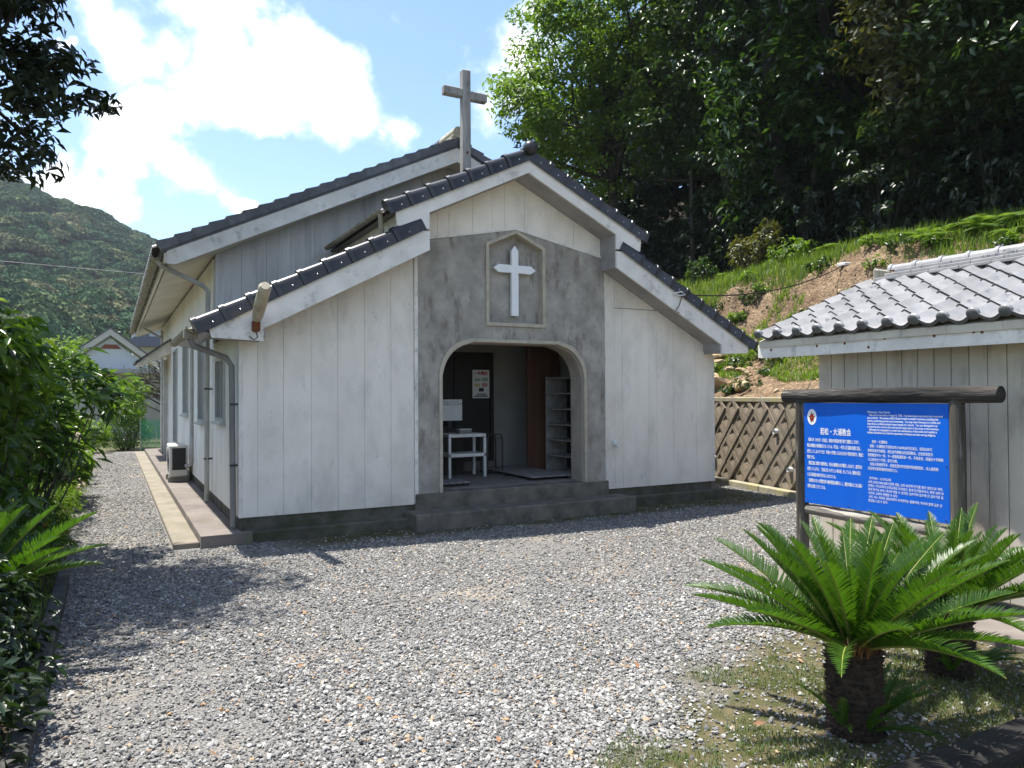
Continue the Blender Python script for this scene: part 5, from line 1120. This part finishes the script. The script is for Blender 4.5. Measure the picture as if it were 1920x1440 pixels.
shrub('garden_shrub', 'mid green bush between the hydrangea and the long leaved shrub', 'shrub', (-2.25,2.6,.05), [((0,0,.9),(.55,.8,.75))], 2600, .10, L_garden, 606, .42, None, 8)
shrub('garden_shrub', 'rounded bush beyond the hydrangea along the path', 'shrub', (-2.3,7.5,.05), [((0,0,.75),(.6,1.3,.7)),((.1,1.6,.6),(.5,.9,.6))], 2800, .11, L_garden, 607, .45, None, 8)
shrub('garden_shrub', 'bright small leaved bush near the far end of the path', 'shrub', (-2.4,11.5,.05), [((0,0,.7),(.6,1.3,.7)),((-.3,.8,1.5),(.6,.8,.6))], 2600, .12, L_bright, 608, .45, None, 8)
shrub('conifer_bush', 'broad conical conifer with yellow green top at the end of the path', 'conifer', (-.95,17.6,0), [((0,0,.55),(.78,.78,.55)),((0,0,1.2),(.60,.60,.5)),((.05,0,1.75),(.40,.40,.35))], 5200, .10, L_garden, 609, .25, None, 8, clump=18, cr=.16, up=.3)
shrub('conifer_bush', 'yellow green leafy crown rising over the broad conifer', 'shrub', (-.7,18.6,0), [((0,0,1.75),(.55,.5,.5)),((0,0,1.1),(.5,.5,.5))], 1500, .12, L_bright, 611, .3, None, 6)
shrub('garden_shrub', 'low green bush hugging the left side of the broad conifer', 'shrub', (-2.0,16.6,0), [((0,0,.55),(.7,.7,.55))], 2000, .11, L_bright, 612, .4, None, 6)
make_tree('plum_tree', 'sparse crooked garden tree before the pale block wall', 'tree', (1.0,21.5,-.02), (.9,21.4,1.5), [((.8,21.3,2.4),(1.6,1.2,.9)),((-1.5,21.6,2.2),(1.2,.8,.6))], 60, 18, .10, L_olive, 613, .07, (.4,.4,.25), .45, None, 24)
for i, (x, y, h_, w_) in enumerate([(-6.5,27,2.6,1.8),(-4.6,30,3.2,1.6),(-7.5,36,4.2,2.4),(-3.9,40,4.4,1.8),(4.5,40,4.6,2.0),(-9,60,7,3.5),(-5,66,6.5,3.0),(-1.5,84,8.5,4),(7,90,12,5),(-13,75,8,4)]):
    make_tree('roadside_tree', 'leafy green tree standing around the houses below the mountain', 'tree', (x,y,-.1), (x,y,h_*.6), [((x,y,h_*.62),(w_,w_*.8,h_*.40))], 70, 55, .09+.0035*y, L_mid if i % 3 else L_bright, 640+i, .12, (w_*.3,w_*.3,w_*.2), .5, 'trees around the far houses', 6)
# red flowering plant by the left cycad
fp = shrub('flowering_plant', 'small red flowered plant beside the left cycad', 'plant', (-1.82,-.55,.05), [((0,0,.2),(.2,.5,.16))], 420, .07, L_bright, 630, .4, None, 4, clump=8, cr=.07, stem_r=.005)
M_redp = mat('red_petal', (.55,.05,.03), (.45,.12,.05), rough=.6, scale=30)
for i in range(7):
    rd = np.random.default_rng(660+i); bm_ = MB()
    for k in range(12): d = Vector(rd.normal(size=3)).normalized(); c0 = d*.014; a = d.orthogonal().normalized()*.012; b_ = d.cross(a); bm_.add([c0+a, c0+b_, c0-a, c0-b_], [(0,1,2,3)])
    o = bm_.build('flower', M_redp, fp); o.location = (rd.uniform(-.1,.2), rd.uniform(-.5,.5), rd.uniform(.25,.4))

# overhead tree at the left
make_tree('overhanging_tree', 'dark leaved evergreen tree hanging over the garden from the left', 'tree', (-5.2,.6,.05), (-4.4,0,4.6),
   [((-2.25,-1.05,5.35),(.62,.75,.38)),((-2.05,-.5,4.62),(.62,.70,.42)),((-2.30,-.3,4.12),(.46,.6,.26)),((-2.7,-.8,4.8),(.6,.9,.8)),((-1.95,-1.0,6.4),(.75,1.0,.4)),((-3.4,-1,6.2),(1.3,1.6,1.1)),((-2.15,-.3,6.6),(.7,.8,.45)),((-4.3,.5,6.0),(1.5,1.8,1.4)),((-2.45,.6,6.9),(.8,1.0,.5))],
   310, 64, .135, L_over, 700, .2, (.30,.30,.16), .34, None, 40, shell=.2, up=.9, drp=.3)

# ---- far forest on the mountain (stuff, instanced crowns)
def gn_scatter(name, pts, rot, scl, protos, kind='stuff'):
    me = bpy.data.meshes.new(name); me.vertices.add(len(pts)); me.vertices.foreach_set('co', np.asarray(pts, np.float32).ravel())
    a = me.attributes.new('rot', 'FLOAT_VECTOR', 'POINT'); a.data.foreach_set('vector', np.asarray(rot, np.float32).ravel())
    a = me.attributes.new('scl', 'FLOAT_VECTOR', 'POINT'); a.data.foreach_set('vector', np.asarray(scl, np.float32).ravel())
    me.update(); ob = link(bpy.data.objects.new(name, me)); ob['kind'] = kind
    pc = bpy.data.collections.new(name+'_protos')
    for p in protos: pc.objects.link(p)
    ng = bpy.data.node_groups.new(name+'_scatter', 'GeometryNodeTree')
    ng.interface.new_socket('Geometry', in_out='INPUT', socket_type='NodeSocketGeometry'); ng.interface.new_socket('Geometry', in_out='OUTPUT', socket_type='NodeSocketGeometry')
    gi = ng.nodes.new('NodeGroupInput'); go = ng.nodes.new('NodeGroupOutput'); ip = ng.nodes.new('GeometryNodeInstanceOnPoints'); ci = ng.nodes.new('GeometryNodeCollectionInfo')
    ci.inputs['Collection'].default_value = pc; ci.inputs['Separate Children'].default_value = True; ci.inputs['Reset Children'].default_value = True
    ip.inputs['Pick Instance'].default_value = True
    na = ng.nodes.new('GeometryNodeInputNamedAttribute'); na.data_type = 'FLOAT_VECTOR'; na.inputs['Name'].default_value = 'rot'
    nb_ = ng.nodes.new('GeometryNodeInputNamedAttribute'); nb_.data_type = 'FLOAT_VECTOR'; nb_.inputs['Name'].default_value = 'scl'
    ng.links.new(gi.outputs[0], ip.inputs['Points']); ng.links.new(ci.outputs[0], ip.inputs['Instance']); ng.links.new(na.outputs[0], ip.inputs['Rotation']); ng.links.new(nb_.outputs[0], ip.inputs['Scale']); ng.links.new(ip.outputs[0], go.inputs[0])
    md = ob.modifiers.new('scatter', 'NODES'); md.node_group = ng; return ob
M_far = bpy.data.materials.new('far_canopy'); M_far.use_nodes = True; t = M_far.node_tree; b = t.nodes['Principled BSDF']; b.inputs['Roughness'].default_value = .9; b.inputs['Specular IOR Level'].default_value = .1
oi = N(t, 'ShaderNodeObjectInfo'); rp = N(t, 'ShaderNodeValToRGB'); L(t, oi.outputs['Random'], rp.inputs[0]); cr_ = rp.color_ramp; cr_.elements[0].color = (.032,.070,.036,1); cr_.elements[1].color = (.150,.150,.075,1)
e = cr_.elements.new(.45); e.color = (.052,.105,.045,1); e = cr_.elements.new(.75); e.color = (.105,.145,.058,1)
g = N(t, 'ShaderNodeNewGeometry'); n1 = N(t, 'ShaderNodeTexNoise'); n1.inputs['Scale'].default_value = .9; n1.inputs['Detail'].default_value = 6; L(t, g.outputs['Position'], n1.inputs['Vector'])
r2 = N(t, 'ShaderNodeMapRange'); r2.inputs['From Min'].default_value = .3; r2.inputs['From Max'].default_value = .7; r2.inputs['To Min'].default_value = .5; r2.inputs['To Max'].default_value = 1.5; L(t, n1.outputs['Fac'], r2.inputs['Value'])
h = N(t, 'ShaderNodeHueSaturation'); L(t, rp.outputs[0], h.inputs['Color']); L(t, r2.outputs[0], h.inputs['Value']); L(t, h.outputs[0], b.inputs['Base Color'])
protos = []
for i in range(5):
    rd = np.random.default_rng(800+i); k = 1100; q = rd.normal(size=(k, 3)); q /= np.linalg.norm(q, axis=1, keepdims=True); q[:, 2] = np.abs(q[:, 2])*.9-.15
    lob = rd.normal(size=(9, 3)); lob /= np.linalg.norm(lob, axis=1, keepdims=True); bulge = np.max(np.clip(q @ lob.T, 0, 1)**6, 1)
    q = q*(.62+.42*bulge)[:, None]*np.array([1,1,.85])
    v, f, r_ = leaves(q, q+rd.normal(size=(k, 3))*.35+np.array([0,0,.4]), .20, .8, .1, rd)
    me = np_mesh('far_crown', v, f, r_); me.materials.append(M_far); protos.append(bpy.data.objects.new('far_crown', me))
n = 3800; rd = np.random.default_rng(900); yy = 95+310*rd.uniform(size=n)**.8; xx = rd.uniform(-.36, .42, n)*yy-3; zz = mount_z(xx, yy); s_ = rd.uniform(3.2, 7.4, n)*(1+.25*fbm2(xx*.02, yy*.02, 6))
o = gn_scatter('mountain_forest', np.stack([xx, yy, zz+.35*s_], 1), np.stack([0*xx, 0*xx, rd.uniform(0, 6.28, n)], 1), np.stack([s_, s_, s_*rd.uniform(.8, 1.25, n)], 1), protos); tag(o, 'dense green forest covering the distant mountain', 'forest')

# ---- gravel (stuff)
M_stone = bpy.data.materials.new('gravel_stone'); M_stone.use_nodes = True; t = M_stone.node_tree; b = t.nodes['Principled BSDF']; b.inputs['Roughness'].default_value = .85; b.inputs['Specular IOR Level'].default_value = .25
oi = N(t, 'ShaderNodeObjectInfo'); rp = N(t, 'ShaderNodeValToRGB'); L(t, oi.outputs['Random'], rp.inputs[0]); cr_ = rp.color_ramp; cr_.elements[0].color = (.085,.083,.080,1); cr_.elements[1].color = (.36,.23,.13,1); cr_.elements[1].position = 1.0
for p_, c_ in ((.25,(.16,.157,.15)),(.55,(.235,.23,.22)),(.78,(.30,.293,.278)),(.90,(.38,.37,.345)),(.955,(.46,.445,.41)),(.97,(.37,.29,.20))): e = cr_.elements.new(p_); e.color = (*c_, 1)
g = N(t, 'ShaderNodeNewGeometry'); n1 = N(t, 'ShaderNodeTexNoise'); n1.inputs['Scale'].default_value = 90; n1.inputs['Detail'].default_value = 4; L(t, g.outputs['Position'], n1.inputs['Vector'])
r2 = N(t, 'ShaderNodeMapRange'); r2.inputs['From Min'].default_value = .3; r2.inputs['From Max'].default_value = .7; r2.inputs['To Min'].default_value = .75; r2.inputs['To Max'].default_value = 1.25; L(t, n1.outputs['Fac'], r2.inputs['Value'])
h = N(t, 'ShaderNodeHueSaturation'); L(t, rp.outputs[0], h.inputs['Color']); L(t, r2.outputs[0], h.inputs['Value']); L(t, h.outputs[0], b.inputs['Base Color'])
stones = []
for i in range(8):
    me = rock('gravel_stone', 850+i, (1,.74,.42), 1, M_stone); stones.append(bpy.data.objects.new('gravel_stone', me))
def gravel_points(x0, x1, y0, y1, dens, rd):
    n = int((x1-x0)*(y1-y0)*dens); return rd.uniform(x0, x1, n), rd.uniform(y0, y1, n)
rd = np.random.default_rng(950); xs_ = []; ys_ = []
for (x0, x1, y0, y1, dn) in ((-1.66,4.6,-7.6,-5.3,7000),(-1.66,4.6,-5.3,-4.2,5200),(-1.66,8.6,-4.2,-.05,2700),(7.2,9.2,-.05,2,900),(-2.05,-.70,-.05,5,1500),(-2.1,-.70,5,15.8,700)):
    a_, c_ = gravel_points(x0, x1, y0, y1, dn, rd); xs_.append(a_); ys_.append(c_)
x = np.concatenate(xs_); y = np.concatenate(ys_)
# keep what the yard shows: inside the view with a margin, off the slabs, thinner towards the bed and over moss
v = np.stack([x-CAM.x, y-CAM.y], 1); dz_ = v @ np.array([math.sin(yaw), math.cos(yaw)]); dx_ = v @ np.array([math.cos(yaw), -math.sin(yaw)])
keep = (dz_ > 2.2) & (np.abs(dx_) < dz_*.69+.9)
keep &= ~((x > 1.9) & (x < 5.3) & (y > -.49)) & ~((x > -.1) & (x < 7.35) & (y > -.2)) & ~((x > -.72) & (x < .1) & (y > -.25)) & ~((x > 3.74) & (y < -4.0) & (x < 8)) 
bed = (x-1.0)*.55+(-5.95-y)+.25*fbm2(x*2.5, y*2.5, 41)
keep &= (bed < 0) | (rd.uniform(size=len(x)) < np.clip(.55-bed*1.2, .13, 1)) 
mossd = np.clip((y+.95+.12*fbm2(x*3, y*3, 43))/.35, 0, 1)*(x > .3)*(x < 8); keep &= rd.uniform(size=len(x)) > mossd*.93
bald = fbm2(x*.9, y*.9, 47); keep &= rd.uniform(size=len(x)) > .8*np.clip(bald-.45, 0, 1)
x, y = x[keep], y[keep]; n = len(x)
s_ = np.exp(rd.normal(math.log(.0100), .40, n)); s_ = np.clip(s_, .005, .026)
o = gn_scatter('gravel', np.stack([x, y, s_*.12+rd.uniform(0,.008,n)], 1), np.stack([rd.normal(0,.35,n), rd.normal(0,.35,n), rd.uniform(0,6.28,n)], 1), np.stack([s_, s_, s_], 1), stones); tag(o, 'loose grey crushed stone gravel covering the church yard', 'gravel')
# fallen leaves
n = 70; x = rd.uniform(-1.5, 4, n); y = rd.uniform(-7, -.6, n); c = np.stack([x, y, 0*x+.028], 1)
v, f, r_ = leaves(c, np.array([0,0,1.])+rd.normal(size=(n,3))*.35, .05, .45, .0, rd); me = np_mesh('fallen_leaves', v, f, r_); me.materials.append(leaf_mat('dry_leaf', (.20,.085,.04), (.28,.17,.09), trans=.1, rough=.7))
o = link(bpy.data.objects.new('fallen_leaves', me)); o['kind'] = 'stuff'; tag(o, 'dry brown leaves scattered over the gravel', 'leaves')
# pebbles on the bare soil
n = 2600; x = rd.uniform(9.2, 12.3, n); y = rd.uniform(-4, 6.5, n); s_ = np.clip(np.exp(rd.normal(math.log(.022), .5, n)), .008, .09)
ps = [bpy.data.objects.new('soil_stone', rock('soil_stone', 870+i, (1,.8,.6), 1, M_rock)) for i in range(4)]
o = gn_scatter('soil_stones', np.stack([x, y, hill_z(x, y)], 1), np.stack([rd.normal(0,.6,n), rd.normal(0,.6,n), rd.uniform(0,6.28,n)], 1), np.stack([s_]*3, 1), ps); tag(o, 'small tan stones littering the bare earth bank', 'stones')

# ---- the air: a faint even haze that softens the mountain
hz = MB().box(-690, 690, -690, 880, -16, 190).build('haze', bpy.data.materials.new('haze_air')); hz['kind'] = 'stuff'; tag(hz, 'faint pale haze in the air before the mountain', 'haze')
m = hz.data.materials[0]; m.use_nodes = True; t = m.node_tree; t.nodes.clear(); o_ = t.nodes.new('ShaderNodeOutputMaterial'); pv = t.nodes.new('ShaderNodeVolumePrincipled')
pv.inputs['Color'].default_value = (.80,.88,1,1); pv.inputs['Density'].default_value = .00022; pv.inputs['Anisotropy'].default_value = .2; t.links.new(pv.outputs[0], o_.inputs['Volume'])
